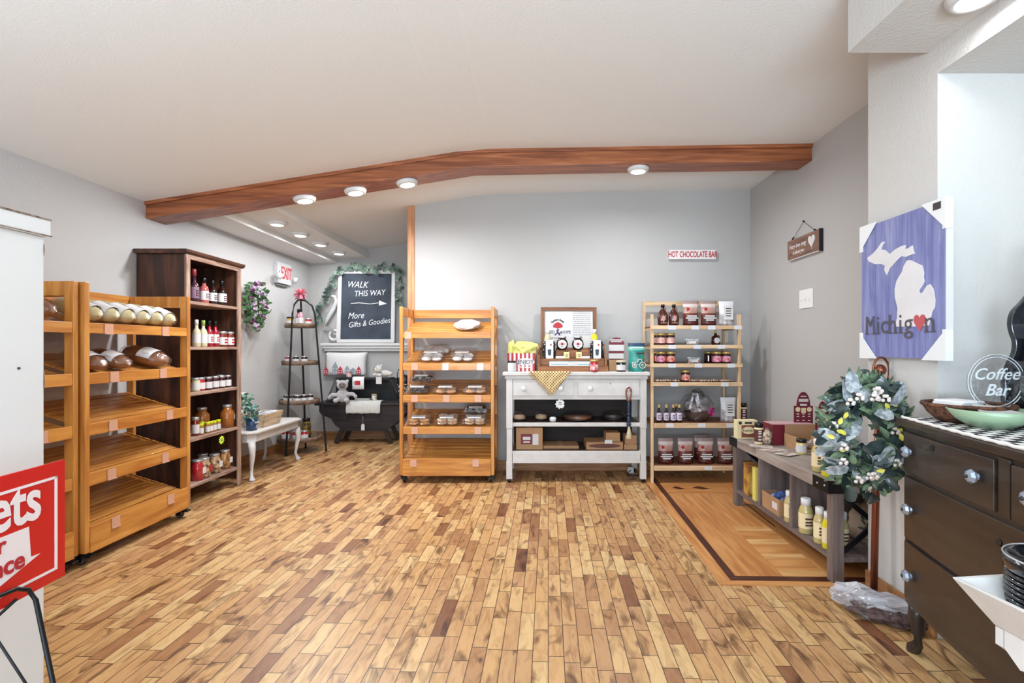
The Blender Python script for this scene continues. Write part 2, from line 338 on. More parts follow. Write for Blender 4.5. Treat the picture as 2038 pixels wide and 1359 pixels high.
# ---------------- builders for shop goods ----------------
def hull(b, prof, n=20, sx=1, sy=1, c=(0,0,0), mi=0): return b.lathe(prof, c, n, mi, sx, sy)
def bottle(label, cat, loc, h, r, liquid, cap, lbl=LBL, group=None, capm=None, name='sauce_bottle', rz=0, neck=.34, lblh=.34, capr=.42, mark=None):
    """glass bottle: body filled with sauce, cap, label"""
    t = T(name, label, cat, loc, rz, group); k = 'bt%g_%g_%g_%g' % (h, r, neck, capr)
    b0 = h*(1-neck)
    part('body', k+liquid.name, lambda b: b.lathe([(r*.86, 0), (r, .006), (r, b0*.82), (r*.8, b0*.97), (r*capr, b0+h*.06), (r*capr*.9, h*.86)], n=18), liquid, t)
    part('cap', k+cap.name+'c', lambda b: b.lathe([(r*capr*1.1, h*.80), (r*capr*1.12, h*.985), (r*capr*.95, h)], n=14), cap, t)
    if lbl:
        o = part('label', k+lbl.name+'l%g' % lblh, lambda b: b.lathe([(r*1.012, b0*.22), (r*1.012, b0*.22+h*lblh)], n=18, cap=False), lbl, t); o.name = 'paper_label'
        if mark:
            part('label_print', k+mark.name+'m', lambda b: [b.box(-r*.55, -r*1.035, b0*.22+h*lblh*q, r*.55*w_, -r*.86, b0*.22+h*lblh*(q+.1)) for q, w_ in ((.62, 1), (.40, .7), (.2, .85))], mark, t)
    return t
def jar(label, loc, h, r, fill, lid, lbl=LBL, group=None, name='preserve_jar', cat='jar', mark=None, rz=0, waist=.9, lidh=.16, rect=False):
    t = T(name, label, cat, loc, rz, group); k = 'jr%g_%g_%g%d' % (h, r, waist, rect); n = 6 if rect else 18
    part('body', k+fill.name, lambda b: b.lathe([(r*.9, 0), (r, .005), (r, h*.68), (r*waist, h*.8), (r*waist, h*(1-lidh))], n=n), fill, t)
    part('lid', k+lid.name+'c', lambda b: b.lathe([(r*waist*1.04, h*(1-lidh)), (r*waist*1.06, h*.985), (r*waist*.98, h)], n=n), lid, t)
    if lbl:
        part('paper_label', k+lbl.name+'l', lambda b: b.lathe([(r*1.012, h*.14), (r*1.012, h*.62)], n=n, cap=False), lbl, t)
        if mark: part('label_print', k+mark.name+'m', lambda b: [b.box(-r*.5, -r*1.035, h*q, r*.5, -r*.9, h*(q+.09)) for q in (.24, .42)], mark, t)
    return t
def pouch(label, loc, w_, h, mats, group=None, rz=0, art='cocoa'):
    """stand-up pouch with pinched top, printed in bands"""
    t = T('cocoa_pouch' if art == 'cocoa' else 'snack_pouch', label, 'pouch', loc, rz, group)
    def body(b):
        N = 9; rows = 8; vs_ = []
        for j in range(rows+1):
            z = h*j/rows; th = .5*w_*.55*(1-(j/rows)**1.6)+.003; ww = w_/2*(1-.06*math.sin(PI*j/rows))*(1 if j < rows-1 else 1.02)
            for sd in (-1, 1):
                for i in range(N+1):
                    x = -ww+2*ww*i/N; y = sd*th*max(.03, (1-(abs(x)/ww)**2.2))*(1+.12*math.sin(9*x/w_+3*j))
                    vs_.append((x, y, z))
        fs = []; st = 2*(N+1)
        for j in range(rows):
            for sd in (0, 1):
                for i in range(N): a = j*st+sd*(N+1)+i; fs.append((a, a+1, a+1+st, a+st))
            for i in (0, N): a = j*st+i; fs.append((a, a+N+1, a+N+1+st, a+st))
        b.add(vs_, fs, 0, True)
        for i_, f in enumerate(fs): b.m[i_] = min(len(mats)-1, int((i_//(2*N+2))/rows*len(mats)))
        b.add(vs_[:st], [list(range(N+1))+list(range(2*N+1, N, -1))])
    part('bag', 'pouch%g_%g_%s' % (w_, h, mats[0].name), body, mats, t)
    if art == 'cocoa':
        part('leaf_emblem', 'pe%g' % w_, lambda b: b.prism([(math.cos(a)*w_*(.14 if i % 2 else .08), math.sin(a)*w_*(.14 if i % 2 else .08)) for i, a in enumerate([q*PI/5 for q in range(10)])], 'Y', -.003, 0), REDP, t, (-w_*.22, -w_*.175, h*.66), (.17, 0, 0))
        part('label_print', 'pl%g' % w_, lambda b: [b.box(-w_*a, -.004, z*h, w_*a, 0, (z+.05)*h) for a, z in ((.3, .36), (.38, .28), (.25, .2))], LBL, t, (0, -w_*.26, 0))
    return t
def clam(label, loc, w_, d, h, goods, rot, group=None, lbl=True, n=2, double=True, cat='pastry box'):
    """clear clamshell box with baked goods inside"""
    t = T('pastry_container', label, cat, loc, rot=rot, group=group); k = 'cl%g%g%g' % (w_, d, h)
    def shell(b):
        pr = [(.0, .96), (.35, 1), (.42, 1.06), (.45, 1.0), (.8, .92), (1, .82)]; vs_ = []
        for z, s_ in pr:
            for x, y in ((-1, -1), (1, -1), (1, 1), (-1, 1)): vs_.append((x*w_/2*s_, y*d/2*s_, z*h))
        b.add(vs_, [(i*4+q, i*4+(q+1) % 4, (i+1)*4+(q+1) % 4, (i+1)*4+q) for i in range(5) for q in range(4)]+[(20, 21, 22, 23), (3, 2, 1, 0)])
    part('clear_shell', k, shell, FILM, t)
    nm = {'bun': 'bread_roll'}.get('x', 'cookie')
    for i in range(n):
        x = (-.5+(i+.5)/n)*w_*.84
        for j in range(2):
            y = (j-.5)*d*.42
            for q in range(2 if double else 1):
                part('cookie', k+goods.name+'g%d' % n, lambda b: b.ball((0, 0, 0), w_*.4/n*1.05, (1, .9, .42), 14), goods, t, (x, y, .012+h*.17+q*h*.3))
    if lbl: part('paper_label', k+'lb', lambda b: b.box(-w_*.28, -d*.40, h*.995, w_*.28, -d*.1, h*1.01), LBL, t)
    return t
SLV = mat('silver_lid', (205, 205, 208), .3, .7); WCAP = mat('white_cap', (238, 238, 240), .4); BCAP = mat('black_cap', (18, 18, 20), .25)
GOLDL = mat('gold_lid', (216, 190, 120), .35, .6)
YCAP = mat('yellow_cap', (206, 214, 40), .4); GREENCAP = mat('green_cap', (150, 180, 90), .4)
Q = lambda n_, c, r=.12: mat(n_, c, r, coat=.5)
DARKS = Q('dark_sauce', (38, 16, 18)); WINE = Q('wine_sauce', (62, 30, 44)); PINKS = Q('pink_sauce', (176, 92, 88)); AMB = Q('amber_sauce', (158, 96, 40))
CRM = Q('creamy_dressing', (206, 196, 160)); REDS = Q('raspberry_sauce', (150, 20, 40)); SALSA = Q('salsa', (120, 40, 26)); APPLE = Q('apple_butter', (150, 88, 36))
HONEY = Q('honey_mustard', (214, 180, 110)); MUST = Q('mustard_dressing', (196, 176, 120)); YEL = Q('yellow_mustard', (226, 208, 40)); JAMR = Q('red_jam', (176, 40, 48)); JAMD = Q('dark_jam', (60, 18, 28))
BROWN = Q('maple_syrup', (70, 28, 16)); SPICE = Q('spice', (150, 96, 50)); PALEJ = Q('pale_filled_jar', (214, 206, 196)); COOK = mat('cookie_mix_layers', (206, 170, 130), .2, col2=(70, 50, 44), vscale=30, coat=.6)
BREAD = mat('brown_crust', (150, 92, 46), .6, col2=(104, 56, 26), vscale=14, bump=.3, bscale=30); PALEB = mat('pale_bread', (214, 200, 158), .7, col2=(182, 168, 112), vscale=9, bump=.2)
TAG = mat('price_tag_holder', (204, 156, 132), .25, coat=.5); TAG2 = mat('price_card', (214, 214, 218), .5)
# ---------------- bakery racks ----------------
LIPS = ((1.328, 1.388), (1.034, 1.10), (.739, .808), (.450, .516), (.068, .22))
RW = .868
def caster(parent, loc, rz=0):
    c = part('caster', 'cst', lambda b: b.box(-.03, -.03, .058, .03, .03, .066).box(-.022, -.006, .02, -.014, .03, .06).box(.014, -.006, .02, .022, .03, .06).box(-.02, -.055, .045, .02, -.02, .055), BLACK, parent, loc, (0, 0, rz))
    part('wheel', 'cwh', lambda b: b.lathe([(.0, -.012), (.026, -.012), (.028, 0), (.026, .012), (1e-6, .012)], n=20, rot=(0, PI/2, 0)).lathe([(.011, -.0135), (.011, .0135)], n=12, rot=(0, PI/2, 0)), mat('caster_rubber', (34, 34, 36), .5), c, (0, .012, .028))
    part('hub_ring', 'chb', lambda b: b.tube([(0, .017*math.cos(q*PI/8), .017*math.sin(q*PI/8)) for q in range(16)], .0028, 6, closed=True), SLV, c, (-.013, .012, .028))
    return c
def rack(label, loc, rz, tags):
    t = T('bakery_rack', label, 'rack', loc, rz, 'wooden bakery racks'); t['label'] = label
    def side(b):
        b.box(0, 0, .073, .03, .055, 1.618); b.box(.002, .40, .073, .028, .45, 1.618)
        b.box(.004, .055, 1.535, .026, .40, 1.618); b.box(.004, .055, .068, .026, .40, .15)
        for z0, z1 in LIPS[:4]:
            a = math.atan(.12/.42); b.obox((.015, .225, z0+.06), (.02, .40, .035), (a, 0, 0))
    for x in (0, RW-.03): part('side_frame', 'rk_side', side, PINE('Z'), t, (x, 0, 0), bevel=.003)
    part('back_rail', 'rk_back', lambda b: b.box(.03, .425, 1.535, RW-.03, .447, 1.618), PINE('X'), t, bevel=.002)
    part('back_rail', 'rk_back', None, PINE('X'), t, (0, 0, -1.435), bevel=.002)
    for i, (z0, z1) in enumerate(LIPS):
        def slats(b):
            for k in range(7):
                f = k/6; b.obox((RW/2, .045+f*.37, z1-.018+f*.115), (RW-.066, .054, .012), (math.atan(.115/.37), 0, 0))
        sh = part('shelf', 'rk_shelf%d' % i, slats, PINE('X'), t, bevel=.0015)
        part('shelf_lip', 'rk_lip%d' % i, lambda b: b.box(.031, -.0045 if i == 4 else .004, z0, RW-.031, .018, z1), PINE('X'), t, bevel=.002)
        for x in tags[i]:
            part('price_holder', 'rk_tag', lambda b: b.box(-.03, -.004, -.062, .03, 0, 0).box(-.03, -.010, -.064, .03, -.004, -.058), TAG, sh, (x, (-.0045 if i == 4 else .004)-.001, z1), (0, 0, 0))
    for x in (.035, RW-.035):
        for y in (.04, .41): caster(t, (x, y, 0))
    return t
TG = ((.08,), (.14, .42, .74), (.14, .43, .72), (.14, .72), (.13, .70))
rack('wooden bakery rack on casters standing against the back wall, facing the camera', (-1.2425, 4.60, 0), 0, TG)
TL = ((.16, .62), (.2, .6), (.19, .66), (.18, .62), (.2, .66))
rack('wooden bakery rack along the left wall beside the dark bookcase', (-2.55, 2.848, 0), PI/2, TL)
rack('wooden bakery rack on the left, half hidden behind the white cabinet', (-2.575, 1.966, 0), PI/2, TL)
def slope(i, d): return LIPS[i][1]-.012+(d-.045)*.311+.004   # height of a rack shelf d behind its front
TA = math.atan(.311)
def band(b, L, r, x0, x1, a0, a1, hz):
    n = 12; vs_ = []
    for x in (x0, x1):
        for i in range(n+1):
            a = a0+(a1-a0)*i/n; k = math.sqrt(max(.05, 1-(x/(L/2))**2*.55)); vs_.append((x, r*k*1.05*math.cos(a), hz+hz*k*1.05*math.sin(a)))
    b.add(vs_, [(i, i+1, n+2+i, n+1+i) for i in range(n)], 0, True)
def loaf(label, loc, rot, L, r, hz, crust, group, lblx=(-.02, .09)):
    t = T('bread_loaf', label, 'bread', loc, rot=rot, group=group); k = 'lf%g%g%s' % (L, r, crust.name)
    def cr(b):
        n = 16; rows = 12; vs_ = []
        for i in range(rows+1):
            f = -1+2*i/rows; s_ = (1-abs(f)**3.2)**.5 if abs(f) < 1 else .02; s_ = max(s_, .02)*(1+.03*math.sin(17*f))
            for q in range(n): a = 2*PI*q/n; vs_.append((f*L/2, r*s_*math.cos(a), hz+hz*s_*math.sin(a)*(1 if math.sin(a) > 0 else .9)))
        b.add(vs_, [(i*n+q, i*n+(q+1) % n, (i+1)*n+(q+1) % n, (i+1)*n+q) for i in range(rows) for q in range(n)], 0, True)
    part('crust', k, cr, crust, t)
    def wrap(b):
        n = 20; rows = 14; vs_ = []
        for i in range(rows+1):
            f = -1+2*i/rows; s_ = max(.10, (1-abs(f)**2.6)**.5 if abs(f) < 1 else .1)*1.07
            for q in range(n): a = 2*PI*q/n; w_ = 1+.045*math.sin(5*a+7*f)+.03*math.sin(11*a); vs_.append((f*L/2*1.14, r*s_*w_*math.cos(a), max(.001, hz+hz*s_*w_*math.sin(a))))
        b.add(vs_, [(i*n+q, i*n+(q+1) % n, (i+1)*n+(q+1) % n, (i+1)*n+q) for i in range(rows) for q in range(n)], 0, True)
    part('clear_bag', k+'w', wrap, FILM, t)
    part('paper_label', k+'b', lambda b: band(b, L, r*1.05, lblx[0], lblx[1], .1, PI-.1, hz*1.05), LBL, t)
    part('label_print', k+'p', lambda b: [band(b, L, r*1.058, lblx[0]+q, lblx[0]+q+.006, .5, 1.4, hz*1.055) for q in (.03, .045, .06)], mat('blue_print', (110, 120, 150), .6), t)
    return t
ORD = ['first', 'second', 'third', 'fourth', 'fifth', 'sixth']
for i in range(6):
    loaf('pale bagged loaf, %s from the near end of the top shelf, rack beside bookcase' % ORD[i], (-2.72, 2.97+i*.122, slope(0, .17)), (0, TA, 0), .27, .062, .056, PALEB, 'pale bagged loaves', (.0, .10))
for i, (y, r) in enumerate(((3.00, .075), (3.17, .072), (3.46, .095))):
    loaf(('brown crusty bagged loaf nearest the post, second shelf of the left rack', 'brown crusty bagged loaf in the middle of the second shelf, left rack', 'largest brown crusty bagged loaf, at the far end of the second shelf')[i], (-2.70, y, slope(1, .15)), (0, TA, .15*(i-1)), .25 if i < 2 else .28, r, .05 if i < 2 else .06, BREAD, 'brown bagged loaves', (-.01, .07))
loaf('brown round loaf at the far end of the hidden rack\'s top shelf', (-2.74, 2.72, slope(0, .17)), (0, TA, 0), .24, .062, .055, BREAD, None, (-.1, -.06))
def crumple(name, label, cat, loc, sz, m_, seed=1, amp=.3, sub=4, group=None, rot=None, inner=None):
    bm = bmesh.new(); bmesh.ops.create_icosphere(bm, subdivisions=sub, radius=1); rr = random.Random(seed)
    from mathutils import noise
    for v in bm.verts:
        c = v.co.copy(); d = noise.noise(c*2.3+Vector((seed*3.1, 0, 0)))*amp+abs(noise.noise(c*5+Vector((0, seed, 0))))*amp*.6
        v.co = c*(1+d); v.co.x *= sz[0]; v.co.y *= sz[1]; v.co.z = max(-.92, v.co.z)*sz[2]+sz[2]*.92
    me = bpy.data.meshes.new(name); bm.to_mesh(me); bm.free()
    me.materials.append(m_)
    for p in me.polygons: p.use_smooth = sub > 3
    if isinstance(label, str) and cat:
        t = T(name, label, cat, loc, group=group, rot=rot); o = link('wrapper', me, t)
        return t
    return link(name, me, label, loc, rot)
t = crumple('wrapped_roll_bag', 'pale plastic bag of rolls on the hidden rack\'s top shelf', 'bread bag', (-2.72, 2.49, slope(0, .15)), (.09, .13, .055), FILM, 3, rot=(0, TA, 0))
crumple('rolls', t, None, (0, 0, .003), (.08, .115, .045), mat('beige_rolls', (206, 160, 120), .6, var=.2), 4, .15)
t = crumple('wrapped_bread_bag', 'empty looking crinkled clear bag on the hidden rack\'s second shelf', 'bread bag', (-2.72, 2.62, slope(1, .15)), (.07, .08, .06), FILM, 8, .5, rot=(0, TA, 0))
t = T('serving_tongs', 'dark serving tongs lying on the hidden rack\'s third shelf', 'tongs', (-2.66, 2.52, slope(2, .09)), rot=(0, TA, .1))
MB().obox((0, 0, .01), (.03, .2, .01), (0, 0, .12)).obox((.03, .01, .02), (.02, .2, .008), (.05, 0, -.1)).build('tong_arms', BLACK, t)
# goods on the centre rack
def crack(x, d, i): return ((x-VX)*(4.60+d)/F, 4.60+d, slope(i, d))
WB = mat('white_buns', (236, 232, 226), .7, var=.06); CHOC = mat('chocolate_cookie', (62, 34, 30), .7, bump=.5); TANC = mat('golden_cookie', (200, 146, 92), .7, var=.15, bump=.3); SANDW = mat('sandwich_cookie', (190, 140, 92), .7, col2=(236, 226, 206), vscale=16)
RX = (TA, 0, 0)
t = crumple('bun_bag', 'white plastic bag of buns on the top shelf of the centre rack', 'bread bag', crack(931, .2, 0), (.125, .14, .04), FILM, 5, .12, rot=RX)
crumple('buns', t, None, (0, 0, .003), (.118, .13, .035), WB, 6, .18)
def bunbag(label, x, d, i, stack=0):
    c = crack(x, d, i); return clam(label, (c[0], c[1], c[2]), .225, .2, .10, WB, RX, 'bags of white rolls', n=2, double=False, cat='bread box')
a = bunbag('left clear pack of white rolls on the second shelf, centre rack', 861, .15, 1)
t = crumple('roll_bag', 'puffy clear bag of rolls lying behind the left roll pack, second shelf', 'bread bag', (a.location.x+.02, a.location.y+.17, a.location.z+.055), (.13, .06, .05), FILM, 11, .3, rot=RX)
crumple('rolls', t, None, (0, 0, .003), (.11, .05, .035), WB, 6, .18)
bunbag('right clear pack of white rolls on the second shelf, centre rack', 922, .15, 1)
for x, g_, lb in ((834, CHOC, 'clear box of chocolate cookies at the left of the third shelf, centre rack'), (889, TANC, 'clear box of golden cookies in the middle of the third shelf, centre rack'), (947, TANC, 'clear box of golden cookies at the right of the third shelf, centre rack')):
    clam(lb, crack(x, .13, 2), .225, .19, .075, g_, RX, 'clear cookie boxes', n=3 if g_ is CHOC else 2, double=False)
c = crack(842, .2, 2); clam('clear box of dark cookies stacked on the chocolate cookie box', (c[0], c[1]-.02, c[2]+.078), .225, .17, .07, CHOC, RX, 'clear cookie boxes', n=3, double=False)
for x, g_, lb in ((837, TANC, 'clear box of sandwich cookies at the left of the fourth shelf, centre rack'), (892, SANDW, 'clear box of layered oat cookies in the middle of the fourth shelf'), (946, SANDW, 'clear box of pale sandwich cookies at the right of the fourth shelf')):
    clam(lb, crack(x, .13, 3), .225, .19, .085, g_, RX, 'clear cookie boxes', n=2)
c = crack(948, .18, 3); clam('clear box of dark cookies stacked above the pale sandwich cookies', (c[0], c[1], c[2]+.088), .225, .17, .06, CHOC, RX, 'clear cookie boxes', n=2, double=False)
# ---------------- white cabinet, red sign and its wire stand ----------------
t = T('white_cabinet', 'tall white painted cabinet with worn edges at the left edge of the photo', 'cabinet', (-1.563, 1.6, 0))
CABW = mat('cabinet_white', (222, 221, 220), .55)
MB().box(-.6, -.9, 0, 0, 0, 1.60).build('body', CABW, t, bevel=.004)
MB().box(-.61, -.91, 1.6005, .012, .012, 1.657).build('top_moulding', CABW, t, bevel=.006)
WE = mat('worn_edge', (84, 58, 44), .8, col2=(160, 140, 124), vscale=40)
MB().box(.0125, -.9, 1.652, .0145, .010, 1.657).box(.0125, -.9, 1.601, .0145, .012, 1.604).box(.001, -.004, 1.54, .002, -.001, 1.575).box(0, -.003, 1.12, .0015, 0, 1.17).build('edge_wear', WE, t)
MB().ball((.001, -.08, 1.185), .004).build('nail_head', BLACK, t)
t = T('red_sign', 'red and white printed sign with an arrow, leaning before the white cabinet', 'sign', (-1.31, 1.4, 0), PI/2+math.atan(.095))
SR = mat('sign_red', (204, 28, 22), .4); SW = mat('sign_white', (236, 226, 228), .4)
def sg(px, py):
    k = (px-VX)/F; tt = (1.4*k+1.31)/(.095+k); return (-tt*1.0045, CAMZ-(py-VY)*(1.4-tt)/F)
z1, z0 = .936, .614; L = .44
MB().box(-L, 0, z0, 0, .006, z1).build('panel', SR, t)
MB().box(-L, -.0015, z1-.045, -.026, -.0002, z1-.038).box(-.034, -.0015, z0+.035, -.026, -.0002, z1-.038).box(-L, -.0015, z0+.029, -.026, -.0002, z0+.036).build('border_line', SW, t)
ar = [sg(-60, 1070), sg(56.5, 1048), sg(60.5, 1108), sg(79, 1101), sg(0, 1166), sg(-60, 1195)]
ar[0] = (ar[0][0], ar[1][1]); ar[5] = (ar[0][0], ar[4][1]-.02)
MB().prism(ar, 'Y', -.0015, -.0003).build('arrow', SW, t)
x, z = sg(82, 1000); text('ets', .155, SW, t, (x-.001, -.002, z+.012), align='RIGHT', sx=.76, bold=.003)
x, z = sg(9, 1087); text('r', .058, REDP, t, (x, -.003, z+.004), align='RIGHT', bold=.001)
x, z = sg(47, 1113); text('nce', .062, REDP, t, (x, -.003, z+.002), align='RIGHT', bold=.0015)
t = T('wire_sign_stand', 'black wire stand holding the red sign at the left edge', 'sign stand', (-1.2, 1.25, 0))
def R_(p): return (p[0]+1.2, p[1]-1.25, p[2])
MB().tube([R_(p) for p in ((-1.262, .80, .655), (-1.262, 1.0, .665), (-1.27, 1.18, .66), (-1.275, 1.235, .655), (-1.273, 1.262, .64), (-1.262, 1.27, .61), (-1.18, 1.235, .40), (-1.0, 1.17, .004))], .0055, 8).build('front_leg', BMETAL, t)
MB().tube([R_(p) for p in ((-1.40, 1.20, .60), (-1.35, 1.21, .59), (-1.30, 1.22, .60), (-1.275, 1.235, .63))], .004, 8).tube([R_(p) for p in ((-1.335, 1.215, .595), (-1.27, 1.28, .35), (-1.15, 1.32, .003))], .003, 8).build('hook', BMETAL, t)
# ---------------- dark bookcase on the left wall ----------------
DW = lambda a: wood('dark_stained_wood', (86, 50, 32), (38, 21, 15), a, .55, 1.1, (122, 76, 46), 0, 9)
WW = lambda a: wood('weathered_trim_wood', (176, 146, 128), (122, 90, 74), a, .65, 1.6, (194, 168, 150))
BX, BY0, BY1 = -2.69, 3.86, 4.58; BL = BY1-BY0
t = T('bookcase', 'tall dark stained bookcase with weathered edges and five shelves of jars', 'bookcase', (BX, BY0, 0), PI/2)   # local x along the wall, y into it
for x in (0, BL-.022): MB().box(x, .0065, .06, x+.022, .351, 1.9645).build('side_panel', DW('Z'), t, bevel=.003)
MB().box(0, .3515, .06, BL, .372, 1.9645).build('back_panel', DW('Z'), t, bevel=.002)
for x in (0, BL-.045): MB().box(x, -.012, 0, x+.045, .006, 1.9645).build('stile', WW('Z'), t, bevel=.003); MB().box(x, .33, 0, x+.04, .37, .0595).build('rear_foot', WW('Z'), t)
MB().box(.045, -.012, 1.93, BL-.045, .006, 1.9645).build('top_stile', WW('X'), t, bevel=.003)
MB().prism([(-.012, 1.965), (-.03, 1.978), (-.035, 2.0), (.375, 2.0), (.375, 1.965)], 'X', -.03, BL+.03).build('crown', DW('X'), t, bevel=.003)
BSZ = (1.608, 1.25, .888, .53, .167)
for z in BSZ: MB().box(.023, .0065, z-.022, BL-.023, .351, z).box(.0455, -.010, z-.024, BL-.0455, .0065, z).build('shelf', WW('X'), t, bevel=.002)
def bk(px, X, i): return (X, -X*F/(VX-px), BSZ[i])
B1 = ((386, .27, .036, WINE, mat('red_foil', (150, 50, 60), .4), 'tall dark bottle with a red foil neck, top shelf of the bookcase', .44, mat('mauve_label', (130, 100, 120), .6)), (406, .215, .036, PINKS, BCAP, 'bottle of pink sauce with a black cap, top bookcase shelf', .34, LBL),
      (423, .21, .034, DARKS, BCAP, 'dark sauce bottle, second from the right on the top bookcase shelf', .34, LBL), (441.5, .225, .038, DARKS, BCAP, 'dark sauce bottle at the right end of the top bookcase shelf', .34, LBL))
for px, h, r, q, cp, lb, nk, ll in B1: bottle(lb, 'bottle', bk(px, -2.76, 0), h, r, q, cp, ll, 'bottles on the top bookcase shelf', neck=nk, rz=PI/2, mark=mat('plum_print', (96, 50, 70), .6))
for px, q, cp, lb in ((391, CRM, WCAP, 'creamy dressing bottle with a white cap, left end of the second bookcase shelf'), (404.5, CRM, GREENCAP, 'creamy dressing bottle with a green cap, second bookcase shelf'), (416.5, REDS, BCAP, 'raspberry dressing bottle with a black cap beside the green capped one'), (428.5, REDS, BCAP, 'raspberry dressing bottle with a black cap beside the salsa jars')):
    bottle(lb, 'bottle', bk(px, -2.755, 1), .22, .030, q, cp, LBL, 'bottles on the second bookcase shelf', neck=.36, rz=PI/2, mark=REDP if q is REDS else None)
for px, lb in ((442.5, 'salsa jar with a silver lid beside the raspberry bottles'), (457, 'salsa jar with a silver lid at the right end of its shelf')):
    jar(lb, bk(px, -2.75, 1), .135, .037, SALSA, SLV, LBL, 'salsa jars on the bookcase', rz=PI/2, mark=REDP)
for i, px in enumerate((389.5, 399.5, 414, 427.5, 440.5, 452.5)):
    jar('small jam jar with a silver lid, %s from the left on the middle bookcase shelf' % ORD[i], bk(px, -2.752, 2), .11, .031, [CRM, JAMR, JAMD, JAMD, JAMD, DARKS][i], SLV, LBL, 'small jam jars on the bookcase', rz=PI/2)
jar('small dark jam jar at the right end, back row, of the middle bookcase shelf', (-2.83, 4.51, BSZ[2]), .11, .031, DARKS, SLV, LBL, 'small jam jars on the bookcase', rz=PI/2)
jar('large amber jar with a round label beside the bookcase post, fourth shelf', bk(452, -2.77, 3), .2, .058, APPLE, SLV, None, 'large amber jars', waist=.62, lidh=.12, name='apple_butter_jar')
jar('large amber jar standing back on the fourth shelf behind the yellow caps', (-2.87, 4.33, BSZ[3]), .2, .058, APPLE, SLV, None, 'large amber jars', waist=.62, lidh=.12, name='apple_butter_jar')
o = MB().lathe([(1e-6, 0), (.026, 0)], n=20, rot=(0, PI/2, 0), cap=False).build('paper_label', LBL, bpy.data.objects['apple_butter_jar'], (.0545, .026, .09), (0, 0, .3))
for i, px in enumerate((400.5, 413, 419.5, 426.5, 434.5)):
    jar('tiny spice jar with a yellow cap, %s from the left on the fourth bookcase shelf' % ORD[i], bk(px, -2.735, 3), .092, .0185, SPICE, YCAP, LBL, 'tiny yellow capped spice jars', rz=PI/2, lidh=.24, name='spice_jar')
jar('tiny spice jar with a yellow cap hidden behind the first two', (-2.79, 4.21, BSZ[3]), .092, .0185, SPICE, YCAP, None, 'tiny yellow capped spice jars', lidh=.24, name='spice_jar')
jar('reddish sauce jar at the left end of the fourth bookcase shelf', bk(389, -2.75, 3), .15, .028, SALSA, SLV, LBL, name='sauce_jar', rz=PI/2)
t = T('star_price_tag', 'yellow green starburst price tag on the fourth bookcase shelf edge', 'price tag', (BX+.014, 4.288, .455), PI/2)
MB().prism([((.038 if i % 2 else .028)*math.cos(i*PI/10), (.038 if i % 2 else .028)*math.sin(i*PI/10)) for i in range(20)], 'Y', -.001, .0005).build('star', mat('lime_card', (206, 230, 70), .6), t)
MB().box(-.018, -.002, .006, .016, -.001, .012).box(-.016, -.002, -.008, .018, -.001, -.002).build('handwriting', mat('green_ink', (70, 110, 40), .6), t)
for px, X, fl, lb in ((392.6, -2.75, JAMR, 'red filled jar at the left end of the bottom bookcase shelf'), (406, -2.745, COOK, 'jar of layered dry mix with a red tag, front row of the bottom shelf'), (403.5, -2.86, COOK, 'jar of dry mix standing behind the red tagged jar, bottom shelf'), (427, -2.755, COOK, 'jar of cookie mix in the middle of the bottom bookcase shelf'), (447.5, -2.765, mat('pretzel_mix', (190, 140, 84), .2, col2=(110, 70, 40), vscale=34, coat=.6), 'jar of golden snacks at the right end of the bottom bookcase shelf')):
    j = jar(lb, bk(px, X, 4), .165, .046, fl, SLV, None, 'wide jars on the bottom bookcase shelf', waist=.8, lidh=.1, rz=PI/2, name='dry_mix_jar')
    MB().box(-.02, -.001, -.025, .02, .001, .025).build('paper_label', REDP if px == 406 else LBL, j, (.015, -.0475, .075))
# ---------------- flower wreath and exit sign on the left wall ----------------
LILAC = mat('lilac_petals', (226, 204, 228), .7, var=.25, vscale=20); PURP = mat('purple_petals', (128, 66, 112), .7, var=.3, vscale=20); GRN = mat('green_leaves', (70, 112, 62), .6, var=.35, vscale=20); PINKF = mat('pink_petals', (216, 186, 206), .7)
def wreath(t, R0, n_, fn, rr):
    for i in range(n_):
        a = 2*PI*i/n_+rr.uniform(-.1, .1); fn(a, R0+rr.uniform(-.035, .035))
t = T('flower_wreath', 'wreath of lilac flowers and green leaves hanging on the left wall', 'wreath', (-2.99, 5.34, 1.69), PI/2)
rr = random.Random(3); L_ = MB()
for i in range(170):
    a = rr.uniform(0, 2*PI); r = .17+rr.uniform(-.07, .06); L_.leaf((r*math.cos(a), -.02-rr.uniform(0, .06), r*1.12*math.sin(a)), rr.uniform(.06, .11), rr.uniform(.03, .05), Euler((rr.uniform(0, 2*PI), rr.uniform(0, 6), rr.uniform(-.6, .6))))
for i in range(34):
    a = 2*PI*i/34*5+rr.uniform(-.2, .2); r = .17+rr.uniform(-.05, .05); c = Vector((r*math.cos(a), -.085-rr.uniform(0, .03), r*1.12*math.sin(a)))
    fb = MB(); fb.ball(c, .008)
    for k in range(7): q = k*PI/3.5+i; fb.leaf(c, rr.uniform(.05, .07), .045, Euler((rr.uniform(-.5, .2), q, 0)))
    fb.build('flower', LILAC if i % 3 else PURP, t)
t.scale = (.78, .75, 1)
L_.build('foliage', GRN, t)
MB().tube([(.17*math.cos(q*PI/12), .03, .19*math.sin(q*PI/12)) for q in range(24)], .012, 6, closed=True).build('twig_ring', mat('twig', (88, 66, 50), .8), t)
t = T('exit_sign', 'white exit sign with red letters and two emergency lamps on left wall', 'exit sign', (-3.07, 5.90, 2.055), PI/2)
MB().box(0, -.05, -.05, .33, 0, .2).build('housing', mat('exit_white', (206, 206, 207), .4), t, bevel=.005)
text('EXIT', .2, mat('exit_red', (206, 70, 76), .5), t, (.20, -.052, .075), sx=.62, bold=.003, shear=0, ext=.001)
MB().prism([(.02, .08), (.04, .10), (.04, .06)], 'Y', -.052, -.05).build('arrow_mark', REDP, t)
